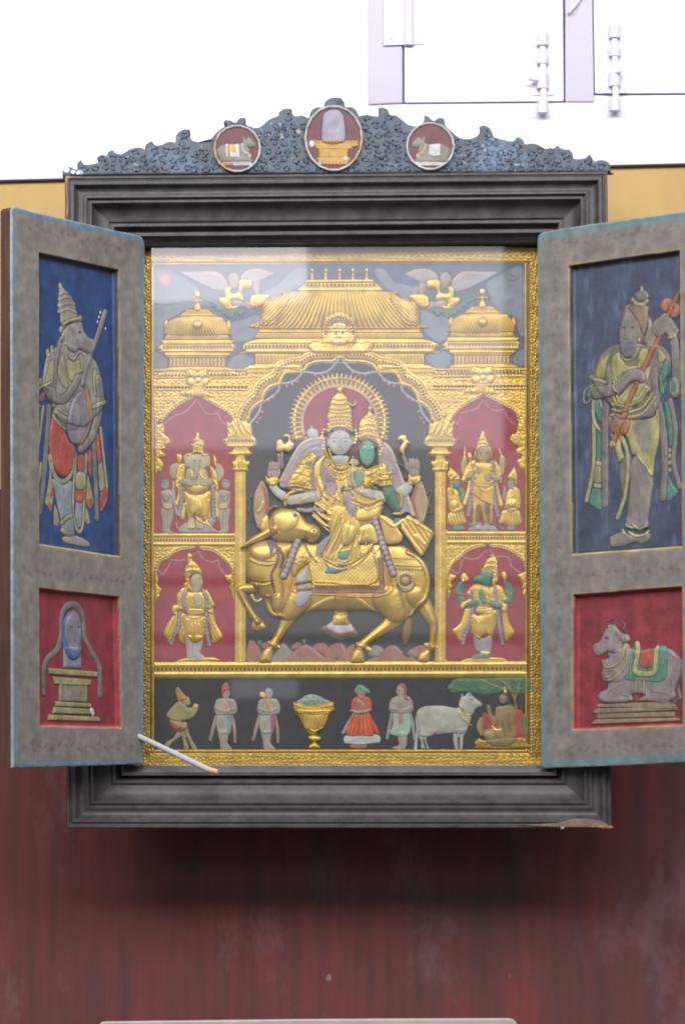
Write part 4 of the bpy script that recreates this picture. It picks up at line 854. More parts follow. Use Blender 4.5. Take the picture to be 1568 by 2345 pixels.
# ---- columns
for nm, X in (('column', None), ('column', CX)):
    r = new(1.1); T = E_.m(X) if X else E_
    r.P(T, '!1345,1190 1508,1190 1508,3945 1345,3945', 'g', 3, prof='f', tex=('n', 3, .5))
    r.S(T, '1360,1215 1360,3930', 12, 'gb', 1.4, tex=('s', 3, 90, .6)); r.S(T, '1494,1215 1494,3930', 12, 'gb', 1.4, tex=('s', 3, 90, .6)); r.B(T, '1427,1230 1427,3930', 34, 17, 'gb', 1.2)
    r.P(T, '1235,520 1265,540 1320,500 1400,470 1430,440 1470,500 1530,540 1580,560 1600,700 1640,760 1670,800 1655,850 1600,880 1540,905 1575,950 1590,970 1560,1010 1500,1020 1505,1075 1555,1085 1562,1130 1530,1160 1545,1215 1500,1225 1350,1222 1310,1205 1325,1160 1300,1090 1345,1075 1360,1020 1300,1010 1270,970 1290,950 1330,910 1250,880 1200,840 1190,770 1240,740', 'g', 4.5, r=7, ol=.8)
    r.Q(T, '1215,800 1650,800', 46, 30, 40, (118, 96, 98), -.8); r.S(T, '1275,975 1580,970', 40, 'gb', 2.4, tex=('s', 3.6, 20, 1)); r.S(T, '1250,870 1600,868', 26, 'g', 2, tex=('s', 3, 0, .8))
    for s in ('1360,1090 1375,1180', '1420,1085 1430,1190', '1490,1085 1480,1180', '1320,1095 1340,1150', '1545,1090 1525,1150'): r.S(T, s, 34, 'gb', 2.4)
    for s in ('1250,620 1300,700 1260,740', '1310,540 1350,640 1340,720', '1400,480 1420,600 1480,700', '1480,560 1520,640 1580,700', '1290,560 1260,600', '1370,620 1400,730'): r.S(T, s, 26, 'gb', 2.6)
    fin(r, nm, 'gold column left of the bull' if not X else 'gold column right of the bull')
# ---- temple roofs
u_ = lambda T, x, y: PM(*T(x, y))
r = new(1.1); T = B_
for x in (565, 672, 780, 885, 992):
    r.O(T, x, 198, 13, 13, 'gb', 3, ol=.6); r.S(T, f'{x},212 {x},262', [8, 26], 'g', 2); r.O(T, x, 240, 14, 9, 'gb', 2)
r.P(T, '!517,272 1045,268 1050,298 512,302', 'g', 3, prof='f'); r.B(T, '525,285 1038,282', 26, 11, 'gb', 2); r.P(T, '!510,300 1070,298 1112,340 1112,362 455,364 455,342', 'G', 2.5, prof='f'); r.Q(T, '530,318 1050,314', 30, 14, 18); r.S(T, '462,350 1108,348', 18, 'gb', 2, tex=('s', 4, 0, .8))
a, b = u_(T, 780, 370), u_(T, 780, 655)
r.P(T, '400,366 1160,364 1230,400 1330,440 1390,520 1408,620 1400,655 160,655 158,590 175,490 215,435 330,395', 'g', 10, r=46, tex=('rib', a[0], b[1], 335, a[1], 185, 27, 4))
for mm in (None, 1358.5):
    TT = B_.m(mm) if mm else B_
    r.P(TT, '160,630 158,570 178,480 215,436 262,440 330,400 350,385 395,388 400,430 380,480 330,560 290,610 240,632', 'g', 4, r=9, tex=('n', 4, .8), ol=.8); r.P(TT, '185,590 195,510 235,465 300,450 290,500 240,560', 'gb', 2)
    r.Q(TT, '185,610 240,600 300,560 345,500 385,430', 26, 12, 14); r.S(TT, '405,385 395,450 340,540 270,625', 12, 'gb', 2)
r.P(T, '!158,650 1405,650 1420,690 138,690', 'G', 3, prof='f'); r.S(T, '145,680 1412,680', 14, 'gb', 2.4, tex=('s', 4.2, 0, 1)); r.P(T, '!136,690 1422,690 1445,735 112,735', 'G', 2.4, prof='f', tex=('s', 8, 0, .8))
r.P(T, '20,800 60,760 150,738 450,735 1100,735 1420,738 1500,755 1556,788 1520,828 1440,852 110,852 40,832', 'g', 4, r=6, ol=.8)
r.B(T, '70,765 1490,762', 22, 10, 'gb', 2); r.Q(T, '45,800 1535,795', 27, 14, 24); r.B(T, '60,833 1500,830', 19, 9, 'gb', 2)
for mm in (None, 1358.5):
    TT = B_.m(mm) if mm else B_
    r.P(TT, '!115,852 480,852 480,985 115,940', 'G', 1.5, prof='f')
    for x in range(130, 420, 26): r.S(TT, f'{x},868 {x},926', 13, 'gb', 3.5)
    r.P(TT, '20,990 60,955 110,940 460,935 480,990 440,1010 20,1010', 'g', 3, r=5); r.B(TT, '45,965 440,955', 22, 10, 'gb', 2)
# guardian mask over the arch
r.P(T, '650,800 640,690 655,620 690,565 740,535 780,525 825,540 875,575 905,640 915,710 900,800 1000,760 1040,800 1000,850 900,870 780,890 660,870 570,850 540,800 570,755 640,770', 'g', 5, r=12, ol=1)
r.Q(T, '672,700 680,640 715,590 780,570 845,595 878,640 890,700', 22, 13, 18); r.P(T, '705,640 735,600 780,590 830,602 850,640 800,620 780,618 740,625', (108, 112, 124), .5)
r.P(T, '700,700 715,640 780,615 840,640 860,690 895,730 870,770 780,790 690,770 675,735', 'gb', 5, r=12); 
for x in (752, 806): r.O(T, x, 690, 16, 16, 'wh', 1.6); r.O(T, x, 690, 8, 8, 'ol', .5)
r.O(T, 720, 730, 34, 26, 'gb', 3); r.O(T, 838, 730, 34, 26, 'gb', 3); r.O(T, 779, 722, 15, 22, 'gb', 2.5); r.S(T, '740,768 780,776 820,768', 9, 'pr', .6)
for x, s in ((600, -1), (960, 1)):
    for k in range(5): r.S(T, f'{x},{845} {x+(k-2)*26},{775+abs(k-2)*8}', [8, 24], 'gb', 2)
fin(r, 'temple_dome', 'large ribbed gold dome with a lion mask')
def sidedome(T, lab):
    r = new(1.1)
    # coordinates of the right-hand crop
    r.O(T, 840, 585, 34, 40, 'gb', 4, ol=.7); r.S(T, '838,540 838,560', 14, 'gb', 2); r.S(T, '780,662 900,660', 24, 'g', 2.4); r.O(T, 840, 665, 30, 34, 'g', 3.4); r.S(T, '842,690 842,750', [30, 90], 'g', 3)
    r.P(T, '!700,775 980,770 1000,800 1030,815 1060,860 620,865 650,815 690,805', 'G', 3, prof='f', tex=('s', 4, 0, 1))
    a, b = u_(T, 840, 860), u_(T, 840, 1090)
    r.P(T, '640,868 1090,862 1190,920 1235,990 1240,1060 1215,1095 460,1095 440,1030 450,960 520,905', 'g', 7, r=26, tex=('rib', a[0], b[1], 78, a[1], 40, 10, 3.6), ol=.7)
    r.O(T, 845, 970, 64, 62, 'G', 2.5, ol=.7); r.O(T, 845, 970, 34, 34, 'gb', 2); r.S(T, '620,848 1080,845', 18, 'gb', 2.2, tex=('s', 3.2, 0, .8))
    r.P(T, '440,1070 418,1000 430,930 460,905 470,960 455,1040', 'g', 3, ol=.6); r.P(T, '1240,1075 1262,1000 1250,930 1220,905 1212,960 1225,1040', 'g', 3, ol=.6)
    r.P(T, '!455,1095 1222,1095 1240,1140 1250,1160 425,1162 440,1120', 'G', 3, prof='f', tex=('s', 6, 0, 1)); r.P(T, '335,1255 380,1220 400,1185 430,1162 1250,1160 1280,1200 1325,1245 1300,1290 1260,1310 400,1318 370,1290', 'g', 3.6, r=6, ol=.8)
    r.S(T, '410,1200 1270,1195', 22, 'gb', 2.4, tex=('s', 3.4, 0, .9)); r.Q(T, '425,1254 1300,1250', 41, 24, 34, (104, 100, 118)); r.S(T, '400,1298 1280,1294', 18, 'gb', 2.2, tex=('s', 3.4, 0, .9))
    r.P(T, '!425,1316 1255,1314 1248,1362 1200,1390 480,1392 430,1362', 'G', 3, prof='f'); r.S(T, '440,1345 1245,1342', 22, 'gb', 2.4)
    r.P(T, '!490,1390 1196,1388 1198,1500 485,1502', (150, 112, 92), 1, prof='f')
    for x in range(505, 1190, 47): r.S(T, f'{x},1402 {x},1488', 22, 'gb', 3.6)
    r.P(T, '400,1570 420,1535 500,1502 1200,1500 1290,1540 1350,1580 1380,1620 350,1620', 'g', 3.4, r=6, ol=.7); r.S(T, '430,1532 1280,1528', 18, 'gb', 2.4, tex=('s', 3.4, 0, .9)); r.Q(T, '400,1600 1370,1596', 44, 24, 36)
    # lion mask
    r.P(T, '690,1650 700,1560 740,1520 800,1530 840,1560 900,1530 950,1530 970,1580 1000,1650 980,1730 930,1780 1010,1830 1060,1870 940,1890 840,1880 720,1880 620,1860 640,1790 740,1780 700,1720', 'g', 5, r=10, ol=.9)
    for x in (805, 903): r.O(T, x, 1625, 22, 22, 'wh', 1.4); r.O(T, x, 1625, 11, 11, 'ol', .5)
    r.O(T, 760, 1690, 42, 44, 'gb', 3.4); r.O(T, 945, 1690, 42, 44, 'gb', 3.4); r.O(T, 852, 1665, 24, 34, 'gb', 2.6); r.S(T, '770,1715 850,1735 930,1715', 14, (150, 150, 165), .6)
    for s in ('760,1600 745,1550', '940,1600 945,1550', '720,1840 690,1800', '780,1860 770,1810', '900,1860 910,1800', '980,1850 960,1800'): r.S(T, s, 30, 'gb', 3)
    fin(r, 'side_dome', lab)
sidedome(C4, 'smaller gold dome at the right'); sidedome(Tr(1660-1138, 991, 3.136), 'smaller gold dome at the left')
# ---- winged figures
def angel(T, lab, flipped):
    r = new(1.05)
    r.P(T, '540,560 570,470 620,360 700,290 820,240 1000,235 1250,250 1490,250 1500,280 1380,350 1200,450 1000,550 820,625 640,645', 'wg', 2.4, r=8, ol=1.1); r.S(T, '560,510 620,380 720,300 860,255 1050,250', 26, (186, 158, 110), 1); r.S(T, '640,440 760,350 920,310 1150,300', 30, (172, 132, 142), .6)
    r.P(T, '280,420 230,310 150,230 0,180 -160,190 -330,240 -420,300 -240,400 -60,470 120,440 240,430', 'wg', 2.4, r=8, ol=1.1); r.S(T, '260,370 190,280 60,215 -150,220', 26, (186, 158, 110), 1)
    r.P(T, '200,1120 180,1050 300,1030 500,1010 700,930 850,830 1060,770 1120,800 1000,860 880,920 900,990 800,1000 790,1080 700,1080 660,1150 580,1170 520,1240 420,1180 360,1100 300,1170 230,1180', (72, 104, 96), 2, ol=.8, olc=(60, 84, 84), tex=('n', 4, .8))
    for x, y in ((840, 950), (730, 1040), (610, 1110), (440, 1170), (262, 1120)): r.O(T, x, y, 22, 46, (92, 120, 104), 1.4, -30)
    r.P(T, '190,900 320,840 440,850 440,960 300,990 190,980', 's2', 3, ol=.8); r.P(T, '0,1000 60,900 170,870 200,960 120,1040', 's2', 2.4, ol=.8)
    r.P(T, '150,420 240,410 300,440 320,560 330,680 480,690 460,590 520,545 590,590 612,680 600,780 640,780 700,780 730,850 680,930 600,990 500,1030 330,1020 330,960 450,960 440,850 300,840 230,850 220,760 250,700 190,610 60,600 30,480 90,420', 'g', 5, r=12, ol=1, tex=('n', 5, 1))
    r.P(T, '310,350 380,270 480,260 560,340 550,430 520,500 470,560 440,600 370,600 320,500', 's2', 4, ol=.8); r.P(T, '310,310 350,250 440,230 530,270 570,360 540,390 500,300 400,260', (92, 84, 88), 2); r.O(T, 585, 310, 28, 34, (110, 110, 110), 1.6)
    r.S(T, '450,330 450,380', 8, (120, 104, 104), .4); r.O(T, 430, 370, 10, 8, 'ol', .3)
    r.P(T, '-110,450 -10,430 20,560 -20,700 -100,740 -130,620', 's2', 3.4, ol=.8); r.S(T, '120,460 100,560', 24, 'gb', 2)
    r.P(T, '-340,760 -280,720 -100,715 30,740 85,850 60,960 -30,1010 -160,960 -280,860', 'g', 5, r=10, ol=.9)
    for k in range(4): r.S(T, f'{-250+k*70},770 {-180+k*60},900', 12, 'gb', 1.4)
    fin(r, 'winged_figure', lab)
angel(WG, 'winged figure at the right, in gold with a green fish tail', 0)
angel(WG.m(1357.5), 'winged figure at the left, in gold with a green fish tail', 1)
# ---- halo
r = new(1.0); T = M_; cx, cy = 775, 690
def arc(rx, ry, a0, a1, n=40): return [(cx+rx*math.cos(math.radians(a)), cy-ry*math.sin(math.radians(a))) for a in np.linspace(a0, a1, n)]
for a in np.linspace(-16, 196, 40):
    c, s = math.cos(math.radians(a)), -math.sin(math.radians(a)); r.S(T, [(cx+610*c, cy+600*s), (cx+672*c, cy+660*s)], [34, 5], 'gb' if -20 < a < 200 else 'g', 2.2)
r.P(T, arc(612, 604, -22, 202, 50), 'g', 4, r=8); r.B(T, arc(592, 586, -20, 200, 60), 58, 27, 'gb', 3.4)
r.S(T, arc(536, 530, -22, 202), 74, (128, 92, 80), .2, z=2.4); r.Q(T, arc(536, 530, -20, 200), 62, 14, 70, 'gb', 1.8); r.S(T, arc(498, 490, -22, 202), 14, 'g', 2); r.S(T, arc(478, 468, -22, 202), 16, (170, 150, 140), 1)
r.P(T, arc(468, 460, -24, 204, 50), 'rd', 0, z=1.2, prof='f')
fin(r, 'halo', 'beaded gold halo with a red centre')
# ---- bull
r = new(1.05); T = G_; k = dict(ol=1.0, olc=(74, 54, 40))
r.S(T, '1330,560 1390,640 1425,705 1455,770 1448,850 1440,930', [150, 110, 84, 62, 50, 56], 'g', 12, **k); r.P(T, '1340,1000 1362,958 1395,940 1450,900 1470,930 1440,960 1422,1015 1400,1030 1350,1025', 'g', 8, **k); r.S(T, '1400,905 1475,925', 30, 'gb', 3)
r.S(T, '200,510 110,520 130,590 190,690 228,745', [70, 62, 50, 40, 44], 'g', 11, **k); r.P(T, '185,790 190,745 235,715 265,745 288,780 275,798 215,810', 'g', 7, **k)
r.S(O3, '560,1170 585,1300 640,1400 770,1440', [90, 90, 84, 60], 'g', 9, **k)
r.P(T, '165,250 250,200 470,190 700,200 1100,190 1230,212 1320,265 1390,330 1425,410 1430,510 1400,610 1330,665 1250,740 1160,745 1080,690 1000,668 860,672 720,664 600,672 540,690 480,730 400,730 340,660 300,600 250,540 200,490 165,430 152,340', 'g', 12, r=44, **k)
r.P(T, '590,668 690,590 800,560 900,560 1010,640 1080,690 1000,670 800,668', 'G', 3, r=12)
r.S(T, '520,590 450,700 405,790 365,860 335,905', [170, 108, 64, 52, 62], 'g', 10, **k); r.S(T, '310,890 375,920', 30, 'gb', 3); r.P(T, '240,1015 262,955 295,920 330,925 335,960 330,1010 318,1030 250,1032', 'g', 9, **k)
r.S(T, '1130,590 1185,700 1140,765 1050,830 985,880 945,915', [210, 140, 92, 66, 56, 60], 'g', 10, **k); r.S(T, '925,900 1010,940', 32, 'gb', 3); r.P(T, '872,1015 885,965 920,925 960,940 975,1010 962,1032 880,1032', 'g', 9, **k)
# tail
r.S(T, '1270,262 1350,305 1400,390 1415,490 1392,585 1335,640 1290,705', [30, 32, 32, 30, 28, 26, 18], 'gb', 6, **k); r.P(T, '1280,690 1300,740 1300,820 1275,890 1245,912 1232,850 1242,770', 'gd', 4, ol=.8)
# chest and neck
r.P(O3, '250,430 330,340 560,290 900,320 930,450 800,640 780,860 800,1100 740,1340 640,1340 600,1200 480,1130 370,1010 270,890 245,700', 'g', 9, r=26, **k)
r.P(O3, '310,420 400,330 640,330 690,500 560,600 400,580 330,520', 'gb', 5, r=16); r.P(O3, '560,290 700,290 680,400 640,480 620,540 590,440', 'pl', 1.2, ol=.6)
for s in ('290,440 320,530 420,600 560,625 690,630', '262,860 340,910 500,930 640,910', '480,1140 600,1150 700,1110'): r.B(O3, s, 34, 13, (86, 62, 52), 1.4)
for s in ('300,600 420,660 560,680 700,660', '330,950 500,985 620,960'): r.B(O3, s, 40, 20, 'gb', 3)
for s in ('690,380 720,560 680,700 620,820 650,1000 690,1120', '740,440 790,560 760,700'): r.B(O3, s, 42, 24, (110, 80, 66), 2.6)
r.B(O3, '330,1130 360,1190 410,1220 460,1190', 40, 26, 'gb', 4); r.P(O3, '640,1130 760,1100 800,1230 760,1360 680,1380 640,1280', 'gb', 7, r=16, **k)
# saddle cloth
r.P(T, '!575,330 700,230 1050,190 1075,200 1092,340 1112,545 612,545 600,440', 'gb', 3, prof='f', tex=('d', 9, .6), ol=1)
r.S(T, '640,470 1040,474 1030,230', 14, 'g', 2.2); r.P(T, '!620,498 1072,500 1060,300 1106,300 1112,538 622,538', (130, 90, 76), 0); r.B(T, '628,492 1060,496', 17, 7, 'gb', 2.2); r.Q(T, '628,520 1095,524', 17, 7, 22, (84, 58, 56), -.4); r.B(T, '1084,300 1090,510', 15, 8, (150, 120, 100), 1.6)
r.S(T, '615,546 1106,548 1108,345', 9, (196, 82, 56), 1); r.S(T, '600,556 1130,560 1125,350', 14, 'G', 1.4)
r.P(O3, '1090,340 1200,560 1180,640 1040,760 960,860 915,740 950,600 1030,430', 'g', 5, r=14, ol=.8, tex=('n', 5, .8)); r.S(O3, '1110,360 1200,520 1300,640', 20, 'gd', 1.4)
r.P(O3, '1140,730 1170,900 1240,1040 1190,1180 1060,1310 960,1235 1030,1080 985,960 1000,870', (160, 160, 160), 3, ol=.8); r.S(O3, '985,960 1100,940 1200,920', 50, 'gd', 2.2); r.S(O3, '1010,1060 1120,1050 1230,1030', 44, 'gd', 2.2)
r.S(O3, '905,760 930,900 900,1000 920,1070 1000,1100', 22, (196, 96, 60), 1)
# rump ornament
r.Q(T, '1195,382 1370,388', 22, 12, 14); r.S(T, '1185,350 1360,358', 14, 'gb', 2); r.S(T, '1180,300 1340,312', 10, 'gb', 1.6); r.O(T, 1255, 462, 62, 58, (120, 92, 74), 1, ol=.6)
r.B(T, '1210,430 1240,412 1280,412 1305,440 1306,480 1280,508 1240,512 1210,490 1206,450', 19, 9.5, (196, 172, 132), 2.4); r.O(T, 1257, 462, 28, 26, (170, 144, 106), 3); r.B(T, '1198,485 1220,520 1260,538 1300,522 1322,486', 17, 9, 'tg', 2)
# tassel
r.P(T, '!762,560 850,560 852,690 760,690', 'G', 2, prof='f', tex=('s', 5, 0, 1)); r.P(T, '762,690 852,690 872,745 928,830 880,862 800,872 722,842 668,792 738,745', 'tg', 2.4, ol=.9); r.P(T, '764,692 850,692 868,745 916,818 860,842 790,848 730,826 684,786 742,745', (160, 84, 70), 2); r.P(T, '768,692 848,692 864,745 896,800 850,820 790,826 740,806 706,776 746,742', 'pr', 2, tex=('s', 5, 0, .8)); r.P(T, '766,690 850,690 862,730 858,765 760,765 750,735', 'g', 3, tex=('s', 4, 0, .8))
# garlands over its flanks
for T2, s in ((O3, '1010,330 950,470 900,620 850,740 800,840'), (O4, '1010,60 1040,180 1090,330 1140,480 1190,620 1240,760 1300,930')):
    r.S(T2, s, 122 if T2 is O3 else 118, (84, 80, 84), 2, z=12, prof='f'); r.B(T2, s, 82, 46, (160, 142, 148), 4)
fin(r, 'bull', 'striding gold bull in high relief', base=0)
# head in front of the neck
r = new(1.05); T = N_; k = dict(ol=1.0, olc=(74, 54, 40))
r.P(T, '95,390 120,345 150,340 158,400 150,450 110,470 80,440', 'gb', 4, **k); r.S(T, '190,460 110,500 30,540 -65,600', [80, 62, 50, 16], 'g', 9, **k)
r.P(T, '160,400 190,320 250,285 330,288 410,320 470,395 540,420 580,460 578,510 545,550 500,562 455,530 400,548 300,552 220,545 180,510', 'g', 12, r=34, **k)
r.P(T, '200,330 260,295 340,300 400,350 380,430 300,480 220,450 190,390', 'gb', 3, r=22); r.O(T, 530, 475, 42, 38, 'gb', 4); r.O(T, 528, 470, 13, 9, (110, 80, 60), -.8)
r.S(T, '440,500 480,535 530,530', 8, (100, 72, 52), -.8); r.S(T, '185,400 200,470 250,520', 10, (120, 88, 56), -.8); r.O(T, 366, 338, 26, 18, (190, 190, 190), 1, 25); r.O(T, 372, 342, 15, 14, (62, 66, 86), .8); r.S(T, '330,315 380,305 410,340', 9, 'gb', 1.6)
r.B(T, '150,300 180,270 220,262', 18, 8, (200, 150, 90), 2); r.B(T, '100,385 80,430 120,300', 18, 9, 'gb', 2.4)
fin(r, 'bull_head', 'turned gold head of the bull', base=11)
# ---- robe over the saddle
r = new(1.0); k = dict(ol=.9, olc=(84, 70, 66))
# dhoti, skirt and legs
r.P(O4, '260,-60 560,-130 780,150 770,430 830,560 900,480 1010,460 850,650 640,800 500,900 330,925 215,720 170,640 320,360', 'g', 6, r=18, **k)
for s in ('470,-20 400,280 190,640', '500,40 440,330 250,680', '520,100 470,360 330,700', '560,430 470,560 400,700', '640,520 620,680 560,760', '700,500 720,620 690,720', '740,450 780,600 740,690', '450,-40 350,250 180,600'): r.S(O4, s, 26, 'gb', 2.6)
for s in ('440,80 360,370 215,670', '485,150 430,440 290,700', '660,500 650,650 590,790'): r.S(O4, s, 8, 'gd', -.8)
r.P(O4, '525,150 700,195 725,330 620,470 520,490 490,380', 'gb', 6, r=18, ol=.6); r.P(O4, '800,195 975,165 1060,440 900,430 755,440 775,330', 'gb', 5, r=12, ol=.8); r.S(O4, '770,445 920,455 1060,450', 18, 'gd', 1.6)
r.S(O4, '215,700 420,800 600,780 780,690 960,520', 30, 'G', 2.4); r.S(O4, '560,850 760,760 950,560', 50, 'g', 2.6)
r.P(O4, '450,620 595,585 602,680 525,718 452,690', (80, 132, 112), 3, **k); r.P(O4, '225,890 300,815 420,830 480,855 490,895 400,925 260,928', (84, 136, 136), 3.4, **k); r.P(O4, '425,762 520,770 595,790 560,815 470,810', (90, 130, 116), 2); r.S(O4, '460,725 540,745 610,715', 26, 'gb', 2.6); r.S(O4, '460,590 600,560', 34, 'gb', 2.4)
r.P(O3, '1300,400 1500,240 1420,450 1360,530 1310,560', (150, 138, 138), 2, ol=.6)
for s in ('540,240 620,290 660,330', '530,290 600,350 650,380', '520,340 590,400 640,430', '600,220 650,260 670,290'): r.S(N_, s, 22, 'gb', 3)
r.S(N_, '400,290 470,300 540,290 600,300', 34, (150, 132, 134), 2); 
# hanging cloths at the right
r.P(G_, '1075,10 1150,30 1210,110 1235,150 1225,190 1180,206 1120,200 1095,120', 'g', 4, r=8, **k); r.P(G_, '1222,95 1262,15 1300,20 1445,120 1430,185 1375,285 1335,262 1290,190', 'g', 4, r=10, tex=('s', 9, 35, 1.2), **k); r.S(G_, '1275,30 1440,125', 18, 'gb', 3); r.S(G_, '1235,100 1290,180 1365,280', 18, 'gb', 3); r.S(G_, '1330,150 1385,210', 26, 'gb', 2); r.S(G_, '1085,15 1170,80 1240,40', 26, 'gb', 2.6)
V5 = Tr(920, 1440, 1.018)
for q in ('452,650 405,740 372,805', '470,655 430,750 398,820', '490,670 468,750 440,790', '545,700 522,780', '572,735 560,800', '505,690 500,760 480,800', '430,690 395,760 365,800'): r.S(V5, q, 3.2, 'gd', -1.2)
for q in ('440,680 400,760 378,812', '462,665 425,750 402,810', '480,665 455,755 425,800', '520,720 505,790', '558,720 545,790'): r.S(V5, q, 6, 'gb', 1.6)
r.B(V5, '355,800 400,838 460,856 530,840 580,800 612,760', 11, 5, 'gb', 2); r.S(V5, '350,790 400,828 460,846 525,832 572,795', 3, (150, 90, 70), .4)
fin(r, 'pleated_robe', 'pleated gold robe falling over the saddle to the green feet', base=15)
# ---- riders
r = new(1.0); k = dict(ol=.9, olc=(84, 70, 66))
# bolsters and backrest
r.P(O1, '255,770 320,870 352,1000 360,1200 330,1290 260,1440 200,1480 150,1350 125,1200 140,1000 190,870', (158, 132, 96), 3.4, r=12, **k); r.S(O1, '255,830 300,940 325,1080 328,1240', 44, (150, 72, 68), 1.6); r.S(O1, '150,1120 160,1300 210,1430', 26, (176, 130, 110), 1); r.B(O1, '270,1090 240,1180 200,1230', 44, 24, 'gb', 3)
r.P(O2, '1240,770 1310,900 1370,1080 1378,1200 1340,1360 1285,1480 1220,1440 1150,1330 1115,1180 1122,1050 1180,880', (158, 132, 96), 3.4, r=12, **k); r.S(O2, '1205,890 1155,1040 1155,1180 1215,1380', 44, (160, 76, 70), 1.6); r.S(O2, '1290,880 1350,1080 1350,1240 1290,1430', 18, (180, 160, 110), 1.2)
for s in ('1370,1010 1395,940 1410,1000 1385,1120', '1385,1130 1410,1220 1430,1290 1380,1310'): r.S(O2, s, 12, (140, 140, 145), .4)
for s in ('100,980 70,1040 90,1100', '90,1110 70,1200 100,1290 80,1370'): r.S(O1, s, 12, (140, 140, 145), .4)
r.P(O1, '520,780 620,560 720,370 820,240 950,165 1120,130 1200,200 1200,900 600,880', (146, 140, 150), 2.6, prof='f', **k)
r.S(O1, '535,760 630,570 730,380 830,235 960,150 1130,125', 44, (186, 176, 150), 2); r.S(O1, '600,780 690,600 780,430 880,300 980,240 1100,215', 62, (160, 138, 148), 1.6); r.S(O1, '900,390 980,320 1080,300', 60, (150, 154, 160), 1)
r.P(O2, '600,200 720,220 800,320 870,500 940,700 1000,860 1060,1080 1150,1350 1050,1300 900,1300 650,900 600,500', (150, 132, 134), 2.6, prof='f', **k); r.S(O2, '700,225 800,330 870,510 940,700 1000,860 1070,1090 1140,1350', 46, (188, 176, 146), 2); r.S(O2, '770,700 890,690', 28, (170, 80, 66), 1); r.P(O2, '690,540 770,520 850,640 780,670', (136, 140, 148), 1, tex=('s', 3, 0, .6))
r.S(O2, '880,520 980,570 1040,640 1030,760', 26, (96, 108, 100), 1)
# rear hands and what they hold
r.P(O1, '470,310 472,200 500,155 545,155 575,210 610,215 648,170 640,115 580,115 590,80 640,72 680,110 690,180 735,220 710,290 640,335 600,310 560,320 500,332', 'gb', 4, r=8, **k); r.P(O2, '900,165 930,105 1020,92 1045,165 1105,210 1058,225 1040,275 1005,340 1018,405 975,385 932,335 945,270 985,200 940,165', 'gb', 4, r=8, **k)
r.S(O1, '515,520 508,400', 46, 's2', 2.6, **k); r.S(O1, '552,540 550,360', 44, 's2', 2.6, **k); r.P(O1, '365,500 420,485 500,500 532,600 505,710 350,715 340,620', 's2', 4, **k); r.S(O1, '420,850 480,930 580,1000', [110, 120, 130], 'sk', 4, **k); r.P(O1, '310,690 345,730 420,715 485,700 508,780 430,842 330,805', 'g', 4, r=7, tex=('n', 3, 1), **k)
r.S(O2, '995,420 1040,560', 60, 's2', 2.6, **k); r.P(O2, '1040,590 1080,490 1130,470 1165,485 1200,475 1235,500 1242,700 1130,735 1060,660', 's2', 4, **k); r.S(O2, '1150,540 1165,680', 8, 'pk', -.5); r.P(O2, '880,935 1060,820 1130,900 1110,970 1020,1060 940,1010', 'sk', 4.6, **k); r.P(O2, '1078,690 1130,742 1262,722 1240,835 1110,872 1060,800', 'g', 4, r=7, tex=('n', 3, 1), **k)
# torsos
r.P(N_, '530,100 600,0 660,-60 900,-60 960,20 1010,140 1090,230 1080,330 1040,380 900,425 820,380 700,330 600,300 560,230', 'g', 6, r=20, tex=('d', 7, 1.4), **k)
r.P(O1, '1000,340 1080,420 1010,560 1000,760 985,900 880,885 760,860 600,860 690,700 760,560 860,430 920,370', 'g', 6, r=14, tex=('n', 5, 1.6), **k); r.B(O1, '620,850 700,690 780,560 870,440 960,380', 40, 18, (170, 140, 100), 3); r.B(O1, '640,860 760,850 880,880 980,890', 40, 19, 'gb', 3); r.O(O1, 950, 510, 40, 44, (120, 124, 128), 1.4, 45)
r.P(O2, '330,620 400,640 560,570 690,530 740,640 810,880 640,905 590,850 440,920 370,900 350,700', 'g', 6, r=14, tex=('n', 4, 2), **k); r.B(O2, '640,890 720,870 810,880', 38, 18, 'gb', 3.4); r.B(O2, '420,640 520,600 640,560', 38, 19, 'gb', 3); r.B(O2, '560,800 650,790 760,770', 38, 19, 'gb', 3); r.B(O2, '560,720 660,680 740,660', 38, 16, 'gb', 3)
r.P(O1, '1290,400 1540,400 1520,500 1420,530 1310,490', (170, 174, 166), 3); 
for s, w in (('1200,340 1290,520 1420,600 1560,560', 46), ('1250,300 1320,480 1420,540 1540,500', 30)): r.S(O1, s, w, 'g', 2.6, **k); r.B(O1, s, 34, 13, 'gb', 2.2)
r.B(O1, '1300,560 1400,600 1500,590 1568,560', 38, 16, 'gb', 3); r.B(O1, '1370,650 1400,800 1440,900', 40, 20, 'gb', 3)
r.B(O1, '1100,400 1035,520 1020,680 1035,800 1040,880', 46, 32, (142, 122, 122), 3)
r.S(O1, '1180,410 1100,540 1085,700 1130,840 1175,960 1230,1040', [40, 100, 92, 76, 50, 40], 'gb', 4.6, **k)
r.B(N_, '700,190 690,260 720,330', 26, 10, 'G', 2); r.B(O2, '270,1120 330,1170 420,1210 520,1160 610,1100', 44, 20, (130, 84, 60), 2.4); r.B(O2, '300,1180 420,1260 540,1230', 42, 20, 'gb', 2.6)
r.P(O2, '220,1420 260,1300 330,1250 600,1215 640,1290 560,1400 350,1440', 'gb', 5, r=12, **k); r.S(O2, '60,1250 100,1400 200,1480 340,1510 520,1450', 46, (160, 136, 140), 2.4, **k)
